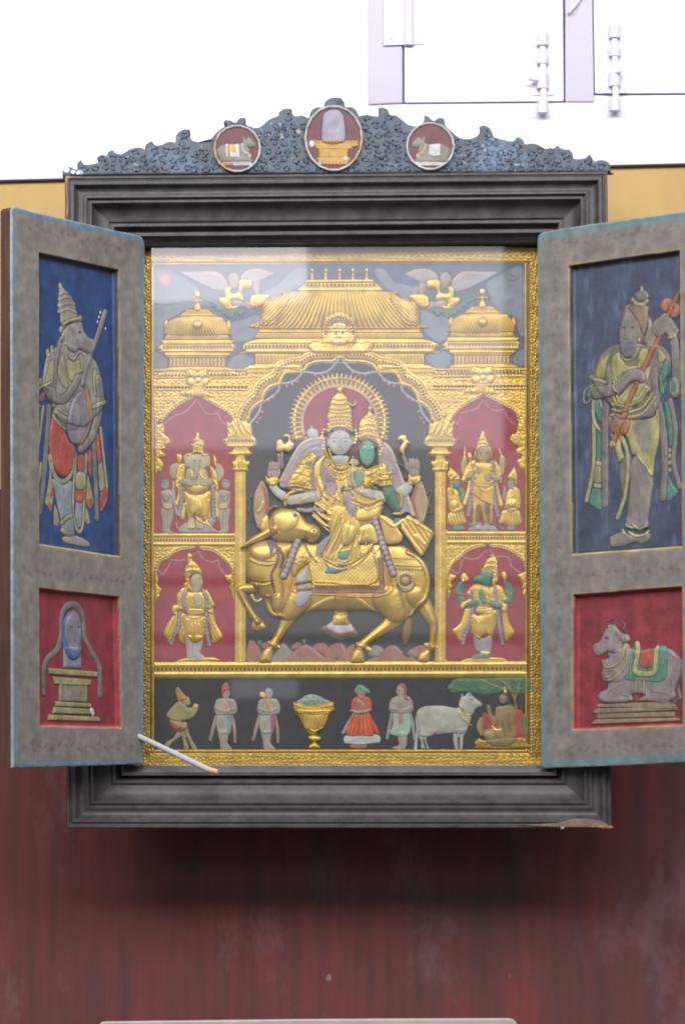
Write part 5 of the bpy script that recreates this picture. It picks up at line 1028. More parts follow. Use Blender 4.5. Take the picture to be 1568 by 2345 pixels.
# front arms
r.S(O1, '680,1060 860,1030 1070,1000', [140, 160, 150], 'sk', 6, **k); r.S(O1, '870,905 760,920 660,960 610,1030 600,1120', 52, 'g', 3.6, **k); r.S(O2, '290,970 450,1010 690,1060', [90, 150, 160], 'sk', 5.6, **k); r.S(O2, '850,960 930,1010 965,1100 950,1230', 44, 'g', 3.6, **k)
for s in ('1110,930 1130,1010 1180,1060', '1150,920 1170,990 1220,1040'): r.S(O1, s, 22, 'gb', 2.6)
r.P(O1, '1165,620 1230,585 1300,610 1340,700 1372,850 1320,990 1235,970 1180,830 1150,720', (164, 142, 144), 3.6, **k); r.S(O1, '1250,640 1270,800 1260,940', 8, (130, 106, 112), -.5); r.P(O2, '40,1050 90,1000 160,1010 235,1110 262,1250 220,1400 140,1410 90,1290', (166, 142, 144), 3.6, **k); r.S(O2, '100,1090 130,1300', 8, (130, 106, 112), -.5)
r.P(O2, '0,960 40,890 110,870 200,890 210,945 60,960 20,1010', 'tg', 3.4, **k); r.S(O2, '75,955 160,950 225,1020 235,1080', 36, 'gb', 3, **k)
r.P(O2, '655,920 820,900 900,1050 945,1270 850,1290 740,1150 690,1050', 'tg', 5, **k); r.P(O2, '870,1390 950,1400 945,1530 900,1600 830,1646 840,1550 785,1500 830,1430', 'tg', 3.6, **k); r.S(O2, '840,1320 950,1330', 44, 'g', 3)
r.O(O2, 290, 770, 72, 135, (112, 146, 134), 4, **k); r.S(O2, '265,620 200,700 200,800 240,900', 30, 'gb', 3, **k); r.P(O2, '120,700 170,650 190,800 180,880 120,860', (168, 140, 140), 2.4); r.O(O2, 225, 520, 70, 56, (166, 156, 150), 3.4, ol=.6); r.P(O2, '490,890 580,900 600,960 520,940', 'tg', 2)
# bun, crowns and faces
r.P(M_, '355,865 362,800 398,770 405,728 432,768 490,800 502,850 482,890 400,895', (168, 168, 166), 4, **k)
r.P(M_, '1020,890 1030,740 1075,640 1130,590 1150,545 1142,500 1172,470 1205,520 1190,565 1250,620 1280,720 1290,850 1340,960 1300,1040 1220,950 1130,925 1060,935', 'g', 5, r=14, tex=('n', 3, 1.4), **k)
for s, n in (('1048,735 1160,715 1270,735', 36), ('1040,800 1160,780 1280,800', 34), ('1040,880 1150,850 1290,890', 34), ('1110,640 1180,620 1240,650', 34)): r.B(M_, s, n, 16, 'gb', 2.6)
r.B(M_, '1040,840 1160,815 1285,845', 40, 10, (140, 110, 90), 1.4); r.O(M_, 1175, 510, 26, 36, 'gb', 3.4); r.B(M_, '1320,960 1330,1040 1300,1120', 40, 20, 'gb', 3)
r.O(O2, 420, 365, 122, 205, (92, 150, 122), 6, -4, **k); r.P(O2, '320,300 430,180 540,280 600,240 540,180 430,150 340,180', (90, 80, 76), 1)
for x in (365, 475): r.O(O2, x, 330, 26, 10, (60, 84, 76), .4)
r.S(O2, '430,320 420,400 440,415', 16, (100, 160, 128), 2); r.S(O2, '385,462 430,474 470,458', 11, (150, 96, 96), .5); r.O(O2, 420, 262, 9, 12, (170, 80, 70), .4)
r.P(M_, '600,830 622,700 604,640 628,560 636,500 655,478 662,420 700,352 738,312 730,262 780,218 826,262 824,312 870,360 895,430 918,500 935,530 930,700 955,815 870,790 780,768 690,790 640,835', 'g', 7, r=18, **k)
for s, n, q in (('668,440 780,455 890,445', 36, 18), ('690,390 780,400 870,390', 36, 15), ('650,510 780,530 915,505', 24, 12), ('650,560 780,575 915,555', 24, 10)): r.B(M_, s, n, q, 'gb', 2.8)
for j, y in enumerate((610, 655, 700, 745)): r.B(M_, f'{632-j*5+(j%2)*22},{y+20} 780,{y} {928+j*4},{y+16}', 44, 17, 'gb', 3)
for j, y in enumerate((632, 678, 722)): r.B(M_, f'{650-j*5},{y+20} 780,{y} {915+j*4},{y+16}', 44, 9, (120, 92, 80), 1.4)
r.B(M_, '640,815 700,770 780,752 860,775 930,810', 40, 16, 'gb', 3); r.O(M_, 780, 268, 40, 46, 'gb', 4); r.S(M_, '905,425 925,468 962,470 985,440 978,405', [10, 20, 22, 16, 6], 'gb', 2.6, ol=.6)
for s in ('575,790 548,860 575,950 560,1045', '985,800 1000,880 975,960'): r.B(M_, s, 42, 22, 'gb', 3)
r.B(M_, '595,800 640,850', 30, 20, (120, 84, 66), 2)
for x in (628, 935): r.O(M_, x, 960, 20, 46, (176, 166, 164), 3)
r.O(M_, 782, 945, 152, 178, (164, 160, 158), 8, **k); r.P(M_, '640,930 660,840 720,790 782,776 850,790 905,840 925,930 900,860 840,815 782,800 720,815 665,860', (92, 84, 84), .6)
for x in (705, 858): r.O(M_, x, 938, 34, 13, (110, 110, 120), .5); r.O(M_, x, 938, 12, 11, (60, 60, 70), .3); r.S(M_, f'{x-36},912 {x},900 {x+36},912', 7, (90, 90, 100), .3)
r.S(M_, '782,900 780,985 782,1005', [14, 20, 34], (172, 168, 165), 2.6); r.S(M_, '742,1050 782,1058 822,1050', 13, (170, 120, 118), .8); r.O(M_, 778, 826, 12, 20, (190, 70, 66), .8); r.S(M_, '740,860 782,872 820,860', 6, (130, 128, 136), .3)
f = (150, 134, 132)
for q in ('166,446 163,424', '178,444 176,420', '190,446 189,424', '201,440 197,388', '213,440 213,384'): r.S(V5, q, 10.5, f, 2.6, ol=.7, olc=(104, 88, 92))
for q in ('734,440 731,408', '746,438 744,406', '758,440 757,408', '768,446 768,420', '718,446 706,388'): r.S(V5, q, 10.5, f, 2.6, ol=.7, olc=(104, 88, 92))
for q in ('393,496 389,454', '404,494 401,446', '415,494 416,448', '425,498 429,460', '388,520 378,500'): r.S(V5, q, 10, f, 2.4, ol=.7, olc=(104, 88, 92))
for q in ('474,600 470,636', '485,604 481,648', '496,606 495,652', '507,602 509,640', '470,580 460,600'): r.S(V5, q, 10, f, 2.4, ol=.7, olc=(104, 88, 92))
for q in ('398,396 420,428 450,440 482,426 500,398', '392,412 416,450 450,464 488,448 506,414', '388,430 414,474 450,490 488,470'): r.B(V5, q, 9.5, 4.6, 'gb', 2.6)
for q in ('498,566 560,588 622,566', '498,584 560,606 620,586', '420,560 450,580 452,620', '436,500 446,540 450,575', '470,500 478,530 500,548'): r.B(V5, q, 10, 4.8, 'gb', 2.4)
for q in ('500,575 560,597 622,576', '404,404 450,452 494,404'): r.B(V5, q, 11, 3, (126, 78, 62), 1.2)
for q in ('344,600 392,642 420,668', '338,622 380,664 412,690', '352,580 404,612 428,640', '344,642 376,676 404,700'): r.S(V5, q, 8, 'gb', 2.6, ol=.6)
for q in ('594,456 620,468 650,462', '590,478 622,492 654,486', '588,500 620,516 656,508', '536,440 560,452 588,440', '532,456 560,470 592,458'): r.B(V5, q, 9.5, 4.6, 'gb', 2.6)
for q in ('352,546 358,578', '534,534 532,560', '598,548 596,576'): r.S(V5, q, 6, 'gb', 2)
for q in ('326,560 300,570 292,590',): r.S(V5, q, 5, 'gb', 1.4)
r.S(V5, '540,352 550,348 558,352', 2.6, (40, 60, 52), .3); r.S(V5, '570,352 580,349 588,353', 2.6, (40, 60, 52), .3); r.O(V5, 549, 357, 4, 2.4, (220, 220, 210), .3); r.O(V5, 578, 357, 4, 2.4, (220, 220, 210), .3)
for x in (423, 472): r.O(V5, x, 331, 8, 3, (200, 200, 200), .3); r.O(V5, x, 331, 3, 3, (50, 50, 60), .3); r.S(V5, f'{x-11},322 {x},317 {x+11},322', 2.4, (90, 84, 90), .3)
r.S(V5, '438,368 447,371 457,368', 3, (150, 90, 92), .5)
fin(r, 'seated_couple', 'crowned pale figure and green faced consort with gold jewels', base=11)
# ---- niche figures
k = dict(ol=.8, olc=(84, 64, 60))
def scarfs(r, T, L, w=60, col=(140, 124, 128)):
    for s in L: r.S(T, s, w+8, (92, 80, 84), 1.6); r.B(T, s, w*.9, w*.52, col, 2.4)
r = new(1.0); T = E_
r.P(T, '580,2090 600,2010 650,1960 760,1990 950,1960 1050,2040 1080,2090', (150, 142, 140), 2, **k); r.S(T, '520,1960 540,2040 620,2000', 26, (150, 142, 140), 1.6)
r.P(T, '430,1160 500,1110 570,1130 560,1330 480,1330 430,1260', (162, 146, 112), 3, **k); r.P(T, '1080,1120 1150,1140 1200,1230 1160,1340 1090,1380 1070,1260', (162, 146, 112), 3, **k)
r.P(T, '520,1000 560,985 600,1010 590,1090 545,1110', 'g', 3, **k); r.S(T, '1050,990 1065,1070 1078,1160', [10, 40, 16], 'gb', 3, **k)
r.P(T, '560,1130 640,1130 640,1280 600,1430 540,1470 495,1400 520,1250', 'g', 5, tex=('n', 4, 1), **k); r.P(T, '990,1150 1060,1200 1100,1300 1120,1450 1100,1510 1050,1450 1010,1300', 'g', 5, tex=('n', 4, 1), **k)
r.S(T, '560,1480 560,1560 520,1700', 44, 'gb', 3, **k); r.S(T, '640,1700 625,1780 600,1880', [50, 56, 70], 'gb', 3, **k); r.S(T, '1085,1520 1085,1700 1095,1860', 50, 'gb', 3, **k); r.S(T, '985,1650 985,1880', 40, 'gb', 2.6, **k)
scarfs(r, T, ('600,1480 590,1650 560,1850', '1040,1450 1045,1650 1055,1880'))
r.S(T, '470,1380 480,1550 510,1760 540,1860', 44, (150, 134, 134), 2.6)
r.P(T, '660,1230 720,1180 900,1180 960,1260 990,1400 960,1500 880,1560 700,1550 640,1450', (166, 152, 118), 6, r=20, **k)
r.P(T, '630,1520 760,1560 880,1550 1000,1510 1000,1680 960,1900 850,1880 830,1790 760,1880 690,1900 650,1740', 'g', 6, r=16, **k); r.P(T, '740,1600 840,1600 890,1750 850,1830 790,1840 710,1800', 'gb', 4, **k)
for s in ('790,1610 800,1700', '830,1620 860,1760', '760,1620 730,1780'): r.S(T, s, 12, 'gb', 1.8)
r.P(T, '660,1440 700,1400 900,1400 970,1430 950,1500 800,1540 690,1510', 'gb', 4, ol=.7); r.B(T, '650,1500 720,1545 800,1555 900,1540 960,1500', 36, 13, (110, 84, 60), 1.6); r.B(T, '740,1260 760,1340 800,1300', 40, 18, 'gb', 2.4); r.B(T, '850,1250 900,1320 960,1360', 40, 18, 'gb', 2.4)
r.S(T, '600,1360 660,1380 720,1400', 100, (162, 146, 112), 4, **k); r.S(T, '1010,1370 960,1390 900,1390', 96, (162, 146, 112), 4, **k); r.S(T, '580,1330 510,1400 530,1460', 40, 'gb', 3); r.S(T, '1040,1360 1100,1420 1100,1490', 40, 'gb', 3)
r.P(T, '620,1020 680,990 940,990 1000,1040 990,1150 930,1180 890,1200 850,1180 820,1260 800,1360 820,1400 780,1410 770,1300 760,1200 700,1180 650,1150', (168, 160, 134), 7, r=18, **k)
r.S(T, '810,1160 800,1270 770,1360 800,1410 840,1400', [80, 66, 52, 40, 26], (164, 154, 128), 4, **k); 
for x in (775, 855): r.O(T, x, 1080, 16, 10, 'ol', .5)
r.P(T, '650,980 740,960 740,880 730,840 770,830 760,780 790,740 815,665 850,720 850,760 910,790 915,840 905,900 915,960 980,990 900,1010 800,960 700,1010', 'g', 6, r=14, **k); r.B(T, '660,985 740,975 810,950 900,970 975,985', 36, 15, 'gb', 2.6); r.B(T, '735,850 820,835 905,850', 34, 16, 'gb', 2.6); r.B(T, '765,790 820,775 880,790', 34, 15, 'gb', 2.6)
r.P(T, '690,1900 770,1900 780,2040 690,2040', (176, 160, 120), 4, **k); r.P(T, '800,1900 880,1900 900,2040 810,2040', (176, 160, 120), 4, **k); r.S(T, '800,1870 850,1930 920,1960', 34, 'gb', 3); r.B(T, '690,2025 770,2030', 24, 12, 'gb', 2)
r.P(T, '960,1900 1040,1890 1080,1930 1030,2000 980,2010 940,1960', (140, 132, 132), 3, **k); r.S(T, '930,1900 960,1980 1020,2020', 26, 'gb', 2.4)
fin(r, 'niche_figure', 'elephant headed standing figure in gold, upper left niche')
def small(T, lab, x, faceR):
    r = new(1.0); q = (150, 138, 118)
    def m(s): return [((2*x-a) if faceR else a, b) for a, b in parse(s)]
    r.P(T, m('300,1760 460,1740 480,1850 440,1990 430,2060 480,2100 330,2100 320,1950'), q, 4.4, **k); r.P(T, m('290,1540 340,1500 430,1490 480,1560 470,1700 450,1760 330,1750'), q, 5, **k); r.O(T, 2*x-355 if faceR else 355, 1415, 62, 72, q, 5, **k)
    r.P(T, m('285,1400 310,1350 400,1340 440,1400 400,1380 330,1390'), (110, 108, 106), 1.4); r.P(T, m('340,1690 450,1690 460,1750 400,1770 330,1740'), (184, 150, 104), 2.4, ol=.6); r.S(T, m('330,1560 370,1640 420,1560'), 36, q, 2.4, ol=.7); r.S(T, m('395,1790 395,2050'), 8, (110, 70, 96), -.8)
    r.O(T, 2*x-375 if faceR else 375, 1415, 8, 6, 'ol', .3)
    fin(r, 'attendant', lab)
small(E_, 'small pale attendant at the left of the elephant headed figure', 0, False)
small(E_, 'small pale attendant at the right of the elephant headed figure', 790, True)
r = new(1.0); T = F_
r.P(T, '560,2075 600,2010 760,2000 900,2000 960,2060 960,2080', (150, 136, 138), 2, **k); r.S(T, '860,1960 930,1990 1040,2060', 40, (96, 92, 104), 2); r.S(T, '560,1980 620,2000', 50, (84, 128, 110), 2)
r.P(T, '440,1100 480,1030 510,1010 520,1130 480,1260 440,1230', (162, 144, 112), 3, **k); r.P(T, '980,1050 1040,1000 1065,1100 1040,1270 1000,1260 985,1150', (162, 144, 112), 3, **k); r.S(T, '500,870 490,960 475,1040', [16, 34, 20], 'gb', 2.6); r.S(T, '975,890 1000,970 1020,1040', [12, 34, 20], 'gb', 2.6)
r.P(T, '550,1100 640,1080 640,1250 560,1330 500,1400 440,1360 480,1250', 'g', 5, tex=('n', 4, 1), **k); r.P(T, '900,1070 980,1150 1010,1260 1020,1400 960,1380 920,1280', 'g', 5, tex=('n', 4, 1), **k)
r.S(T, '560,1380 540,1520 490,1690', [44, 52, 60], 'gb', 3, **k); r.S(T, '925,1360 960,1520 1005,1700', [40, 50, 60], 'gb', 3, **k); r.S(T, '620,1700 630,1960', 40, 'gb', 2.4, **k); r.S(T, '880,1720 855,1960', 36, 'gb', 2.4, **k)
scarfs(r, T, ('600,1370 580,1600 540,1850', '880,1100 900,1400 915,1650 960,1860'))
r.P(T, '640,1120 700,1100 840,1110 890,1160 870,1300 860,1440 640,1440 620,1280', 'g', 6, r=16, tex=('d', 6, 1.2), **k); r.O(T, 680, 1205, 34, 60, (160, 138, 138), 2.6); r.O(T, 820, 1320, 46, 56, (160, 138, 138), 2.6, **k)
r.P(T, '620,1440 880,1440 890,1640 880,1940 780,1950 740,1850 700,1960 640,1960 610,1700', (200, 158, 74), 6, r=18, **k); r.P(T, '650,1720 720,1700 740,1860 690,1950 640,1930', 'gd', 2); r.P(T, '770,1680 850,1700 850,1930 790,1930', 'gd', 2); r.S(T, '620,1560 740,1640 870,1700', 20, 'gd', 1.6); r.S(T, '700,1470 800,1510 880,1450', 26, 'gb', 2.4)
r.S(T, '540,1320 620,1310', 66, (162, 144, 112), 3.4, **k); r.S(T, '890,1300 960,1340', 66, (162, 144, 112), 3.4, **k)
r.P(T, '660,880 650,960 680,1060 760,1110 830,1060 860,960 840,890 760,850', (152, 134, 104), 6, **k); r.P(T, '640,900 660,860 700,740 720,690 740,640 780,690 790,750 830,850 860,900 880,990 860,1060 840,900 760,870 680,910 640,1060 620,1020', 'g', 5, r=12, tex=('n', 4, 1.4), **k)
for s in ('680,830 750,815 820,835', '700,770 750,755 795,772'): r.B(T, s, 32, 14, 'gb', 2.4)
for x in (715, 805): r.O(T, x, 970, 16, 8, 'ol', .4)
r.S(T, '740,1035 790,1035', 8, (130, 84, 80), .4)
r.S(T, '545,1020 620,1200 700,1480 760,1760 830,2060', 14, 'gb', 2.6, ol=.6); r.O(T, 560, 1000, 26, 46, 'gb', 3, -25, ol=.6)
r.P(T, '660,1960 720,1960 730,2050 640,2060', (150, 140, 136), 3); r.P(T, '770,1960 830,1960 850,2060 780,2050', (150, 140, 136), 3)
fin(r, 'niche_figure', 'standing figure in gold with a long spear, upper right niche')
def consort(T, L, face, lab, skirt):
    r = new(1.0)
    r.P(T, L['skirt'], 'g', 4.4, r=12, tex=skirt, **k); r.P(T, L['body'], 'g', 4.6, r=12, tex=('n', 4, 1), **k); r.P(T, L['arm'], face, 2.4, ol=.6); r.O(T, *L['face'], face, 4.4, **k); r.P(T, L['crown'], 'g', 4.4, r=8, tex=('n', 4, 1.4), **k)
    r.S(T, L['belt'], 22, (150, 116, 110), 1.4); r.O(T, *L['hip'], 'gb', 3); r.P(T, L['foot'], face, 2.4)
    fin(r, 'attendant', lab)
consort(F_, dict(skirt='300,1800 460,1750 500,1900 520,1960 420,2000 330,2010 240,1960 250,1850', body='240,1480 300,1460 390,1510 430,1650 470,1760 290,1800 250,1650', arm='400,1420 480,1500 500,1620 430,1640 430,1560 380,1480', face=(375, 1400, 52, 76), crown='240,1280 280,1200 290,1170 340,1220 410,1290 420,1350 340,1350 320,1420 330,1540 290,1480 270,1360', belt='290,1800 380,1810 470,1770', hip=(340, 1700, 50, 60), foot='330,2010 460,2000 480,2060 340,2070'), (84, 128, 112), 'small green faced attendant at the left of the spear bearer', ('s', 7, 20, 1.2))
consort(F_, dict(skirt='1040,1780 1240,1770 1310,1950 1220,2010 1130,2010 1060,1980 970,1970 1000,1860', body='1110,1500 1180,1440 1270,1500 1290,1650 1270,1760 1080,1760 1070,1640', arm='1040,1420 1080,1500 1090,1560 1050,1640 1020,1600 1030,1500', face=(1145, 1410, 48, 70), crown='1095,1310 1130,1250 1170,1200 1190,1170 1220,1230 1240,1330 1220,1460 1190,1360 1120,1350', belt='1040,1740 1130,1800 1260,1760', hip=(1160, 1680, 54, 56), foot='1100,2010 1190,2005 1200,2060 1100,2065'), (146, 128, 124), 'small attendant at the right of the spear bearer', ('s', 7, 0, 1.2))
# lower niches
r = new(1.0); T = H_
r.P(T, '650,1600 740,1590 760,1780 780,1900 680,1910 660,1760', (160, 154, 130), 4, **k); r.P(T, '770,1610 900,1600 880,1760 860,1820 930,1890 900,1920 770,1910', (150, 150, 150), 4, **k)
r.P(T, '470,1300 560,1260 620,1500 640,1700 560,1640 540,1560 430,1690 390,1640 335,1530', 'g', 4, r=10, tex=('s', 7, -25, 1), **k); r.P(T, '970,1240 1050,1280 1090,1420 1180,1580 1150,1630 1040,1690 1010,1560', 'g', 4, r=10, tex=('s', 7, 25, 1), **k)
scarfs(r, T, ('580,1200 560,1400 510,1550 450,1690', '960,1180 940,1400 960,1560 990,1710'))
r.P(T, '600,1260 700,1290 900,1290 960,1270 930,1450 920,1580 860,1650 800,1680 730,1650 680,1590 620,1640 590,1400', 'g', 6, r=18, **k); 
for s in ('740,1420 750,1550', '840,1420 870,1550', '690,1350 660,1560', '790,1400 800,1640'): r.S(T, s, 16, 'gb', 2)
r.P(T, '520,1020 600,900 660,900 720,960 900,950 950,920 1030,1050 1070,1150 1040,1180 1060,1270 1000,1260 940,1230 650,1230 560,1220 500,1290 450,1240 470,1150 530,1130', 'g', 5.4, r=14, tex=('n', 5, 1), **k)
r.P(T, '760,1000 860,990 900,1080 860,1180 800,1160', (160, 150, 110), 2.4); r.S(T, '660,930 620,1050 640,1160', 56, (144, 128, 130), 2.8, ol=.6); r.S(T, '900,930 950,1040 960,1180', 46, (144, 128, 130), 2.8, ol=.6); r.P(T, '670,1230 730,1200 900,1210 920,1260 800,1290 700,1280', 'gb', 4, ol=.6); r.B(T, '640,1290 750,1330 860,1320 930,1290', 34, 12, (120, 90, 66), 1.6)
r.P(T, '730,760 790,700 870,710 890,780 900,830 880,900 820,960 760,940 730,860', (168, 158, 122), 6, **k); r.P(T, '640,900 620,860 650,800 630,700 650,600 670,570 680,510 665,450 700,395 750,440 740,500 800,540 870,640 885,700 780,700 720,740 720,850 760,960 700,930', 'g', 5.4, r=12, tex=('n', 4, 1.5), **k)
for s in ('660,660 760,640 870,660', '670,590 740,570 820,590', '690,510 740,500'): r.B(T, s, 34, 15, 'gb', 2.6)
r.O(T, 855, 770, 10, 8, 'ol', .4); r.S(T, '870,860 890,850', 8, (130, 84, 80), .4)
fin(r, 'niche_figure', 'crowned standing figure in a flared gold robe, lower left niche')
r = new(1.0); T = I_; gn = (72, 122, 100)
r.P(T, '620,1560 750,1620 870,1570 880,1700 850,1830 790,1900 720,1820 640,1760', (150, 134, 142), 4, **k); r.P(T, '590,1900 640,1850 740,1840 840,1850 855,1920 700,1925 590,1925', gn, 3.4, **k); r.S(T, '730,1825 840,1830', 40, 'gb', 2.6)
r.P(T, '500,1200 590,1210 560,1400 480,1560 430,1660 380,1600 315,1500 430,1400', 'g', 4, r=10, **k); r.P(T, '1020,1200 1090,1230 1120,1380 1200,1530 1150,1600 1080,1660 1040,1500', 'g', 4, r=10, **k)
scarfs(r, T, ('600,1200 570,1380 500,1560 470,1690', '960,1180 980,1380 1000,1540 1030,1690'))
r.P(T, '440,800 490,790 480,900 460,1000 500,1060 450,1130 400,1080 360,960 380,860', gn, 4, **k); r.P(T, '1040,800 1150,840 1190,960 1170,1080 1110,1130 1060,1080 1080,960', gn, 4, **k); r.S(T, '360,980 480,1000', 40, 'gd', 2); r.S(T, '1080,960 1180,1040', 36, 'gd', 2)
r.P(T, '440,740 470,690 500,690 545,770 520,800 450,800', 'gb', 3, **k); r.P(T, '1020,690 1060,665 1090,740 1060,800 1035,760', 'gb', 3, **k)
r.P(T, '600,1280 700,1290 920,1210 945,1330 930,1450 885,1580 820,1550 760,1570 700,1630 640,1580 590,1530', 'g', 6, r=18, **k)
for s in ('640,1320 610,1500', '780,1300 800,1480 850,1560', '690,1380 700,1580', '740,1340 750,1560'): r.S(T, s, 16, 'gb', 2)
r.P(T, '520,980 600,870 680,850 760,870 860,890 940,850 1030,900 1080,1050 1060,1110 1100,1150 1090,1240 1010,1230 960,1180 650,1190 560,1150 480,1200 430,1190 440,1120 560,1050', 'g', 5.4, r=14, tex=('n', 5, 1), **k)
r.P(T, '690,950 740,920 800,1080 780,1120 720,1100', gn, 3, ol=.6); r.S(T, '540,1150 600,1120 650,1110', 90, gn, 4, **k); r.S(T, '880,1120 980,1160', 90, (90, 122, 118), 4, **k); r.S(T, '920,880 930,1000 940,1080', 50, (140, 122, 128), 2.6); r.S(T, '590,930 590,1040', 44, (140, 122, 128), 2.6)
r.P(T, '650,1200 700,1170 880,1180 870,1230 760,1270 670,1250', 'gb', 4, ol=.6); r.B(T, '650,1250 750,1285 880,1240', 34, 12, (100, 74, 56), 1.6); r.B(T, '560,920 650,850 760,880 840,900', 36, 15, 'gb', 2.4)
r.P(T, '600,780 640,730 700,720 740,660 840,650 900,680 890,760 850,850 820,890 740,850 680,830 620,820', gn, 6, r=14, **k); r.P(T, '720,660 760,600 800,500 860,460 850,420 900,430 960,520 960,700 970,800 920,860 880,840 900,690 860,650 780,640', 'g', 5.4, r=12, tex=('n', 4, 1.5), **k)
for s in ('770,600 850,580 940,600', '810,530 870,510 950,530', '730,655 800,640 900,660'): r.B(T, s, 34, 15, 'gb', 2.6)
r.O(T, 790, 720, 12, 9, 'ol', .4); r.O(T, 618, 780, 8, 8, 'ol', .3)
fin(r, 'niche_figure', 'crowned standing figure with a green boar face, lower right niche')
# ---- bottom strip
def flat(name, lab, f, base=0):
    r = new(.95); f(r); fin(r, name, lab, base=base)
k2 = dict(ol=.5, olc=(60, 54, 50))
def f(r):
    T, y = J_, (150, 140, 96)
    r.P(T, '340,640 370,680 300,730 260,780 230,780 235,740 300,700', y, 2, **k2); r.P(T, '350,600 420,600 430,690 410,700 440,790 400,800 380,700', y, 2, **k2); r.P(T, '370,560 420,590 450,680 510,795 470,795 420,690', y, 2.2, **k2); r.P(T, '265,530 300,520 390,560 430,600 380,640 320,640 280,590', (150, 92, 68), 2.4, **k2); r.P(T, '270,540 340,560 420,560 400,620 340,610', y, 2)
    r.P(T, '240,490 280,430 350,370 400,400 440,430 520,400 525,430 480,510 400,540 320,540 260,520', y, 3.2, r=8, **k2); r.P(T, '370,340 430,330 455,390 420,410 390,390', y, 2.6, **k2); r.P(T, '320,270 345,245 380,290 420,340 370,370 340,360', (160, 120, 66), 2.6, **k2); r.O(T, 500, 415, 26, 24, (180, 150, 80), 2, **k2); r.S(T, '300,590 330,630 370,600', 16, (150, 70, 48), .6)
flat('painted_person', 'ochre person bending forward with a cone hat, at the far left of the lower strip', f)
def man(T, dx, hat, sash, lab, skin=(150, 142, 132)):
    def f(r):
        q = lambda s: [(a+dx, b) for a, b in parse(s)]
        r.S(T, q('690,480 660,600 630,715'), [24, 34, 26], (150, 130, 124), 1.6, **k2); r.S(T, q('820,480 845,600 852,735'), [22, 30, 24], (156, 126, 112), 1.6, **k2)
        r.P(T, q('700,640 790,640 785,740 825,800 730,805 715,720'), skin, 3, **k2); r.P(T, q('695,500 780,480 800,640 700,650'), (158, 154, 142), 3.2, **k2); r.P(T, q('790,500 825,520 815,640 795,655'), sash, 2, **k2)
        r.P(T, q('670,400 700,350 830,350 870,410 860,480 780,490 690,490 665,450'), skin, 4, r=9, **k2); r.S(T, q('690,440 760,460 840,440'), 30, skin, 1.6, ol=.4, olc=(130, 116, 108))
        r.O(T, 770+dx, 300, 36, 50, skin, 3.4, **k2)
        if hat: r.P(T, q('730,290 740,230 775,200 800,240 800,270 760,280 735,330'), (156, 96, 66), 3, **k2)
        r.S(T, q('745,350 790,420 800,480'), 10, (200, 160, 90), 1); r.S(T, q('765,380 720,440'), 8, (190, 150, 90), .8); r.O(T, 782+dx, 296, 7, 5, 'ol', .3)
    flat('painted_person', lab, f)
man(J_, 0, True, (120, 136, 150), 'pale standing person in a brown cone hat, second from the left in the lower strip')
man(J_, 385, False, (140, 96, 120), 'pale standing person carrying a gold baton on the shoulder, third from the left in the lower strip')
r = new(.95); r.P(J_, '1072,300 1090,285 1120,300 1115,340 1080,330', (210, 170, 90), 2.4, **k2); r.S(J_, '1110,330 1160,440 1180,500', 12, (200, 160, 80), 2); fin(r, 'baton', 'gold baton', base=2.5)
def f(r):
    T = K_
    r.P(T, '240,470 300,430 350,395 420,385 490,400 560,440 620,465 560,510 430,520 300,510', (140, 146, 140), 3, tex=('n', 5, 1.6), **k2)
    r.P(T, '240,560 620,560 600,640 560,740 480,800 450,850 400,850 340,780 290,680', 'g', 8, r=26, **k); 
    for i in range(12): a = 255+i*30; b = 345+i*17; r.S(T, f'{a+10},590 {(a+b)/2+2},680 {b},770', 13, 'gb', 1.6)
    r.P(T, '207,470 260,490 350,510 480,505 600,480 650,470 662,530 660,575 600,585 430,600 300,590 215,570', 'g', 5, r=9, tex=('s', 4, 15, .8), **k); r.S(T, '215,500 330,535 480,535 650,505', 16, 'gb', 2); r.S(T, '260,590 430,606 600,590', 16, 'gb', 2)
    r.S(T, '400,780 440,800 540,760', 14, 'gb', 2); r.P(T, '370,860 420,850 470,850 520,870 500,910 460,915 470,940 510,990 380,995 380,960 420,930 385,900', 'g', 5, r=8, **k)
flat('golden_bowl', 'fluted gold footed bowl heaped with pale grains', f)
def f(r):
    T = K_
    r.P(T, '750,800 870,600 900,600 800,790 770,830', (150, 140, 146), 2, **k2); r.P(T, '1050,590 1160,800 1130,815 1060,700', (190, 84, 66), 2, **k2)
    r.P(T, '870,930 1010,930 1010,990 850,985', (150, 110, 80), 2, **k2); r.P(T, '810,840 1140,835 1170,920 1060,940 930,945 780,930', (170, 176, 180), 2.6, ol=.6); r.S(T, '785,930 960,945 1165,918', 14, (160, 134, 84), 1.2)
    r.P(T, '890,595 1050,590 1110,830 960,845 800,830', (196, 78, 52), 4, r=12, tex=('s', 7, 0, .8), **k2)
    for x0, x1 in ((910, 850), (940, 900), (970, 960), (1000, 1020), (1030, 1075)): r.S(T, f'{x0},620 {x1},820', 10, (186, 132, 74), .8)
    r.P(T, '850,540 870,440 930,410 1000,410 1060,430 1085,520 1060,580 960,610 880,590', (186, 84, 64), 4, r=10, **k2); r.P(T, '900,470 980,470 1000,560 940,590', (150, 112, 96), 2); r.S(T, '850,570 950,590 1070,560', 32, (140, 140, 146), 2); r.S(T, '930,440 1000,510', 12, (200, 160, 90), 1)
    r.O(T, 965, 375, 50, 66, (140, 112, 98), 4, **k2); r.P(T, '892,340 920,290 970,278 1020,310 1070,360 1040,378 990,350 940,320 900,380', (92, 150, 112), 3, **k2)
flat('painted_person', 'person in a red skirt and green turban, right of the gold bowl', f)
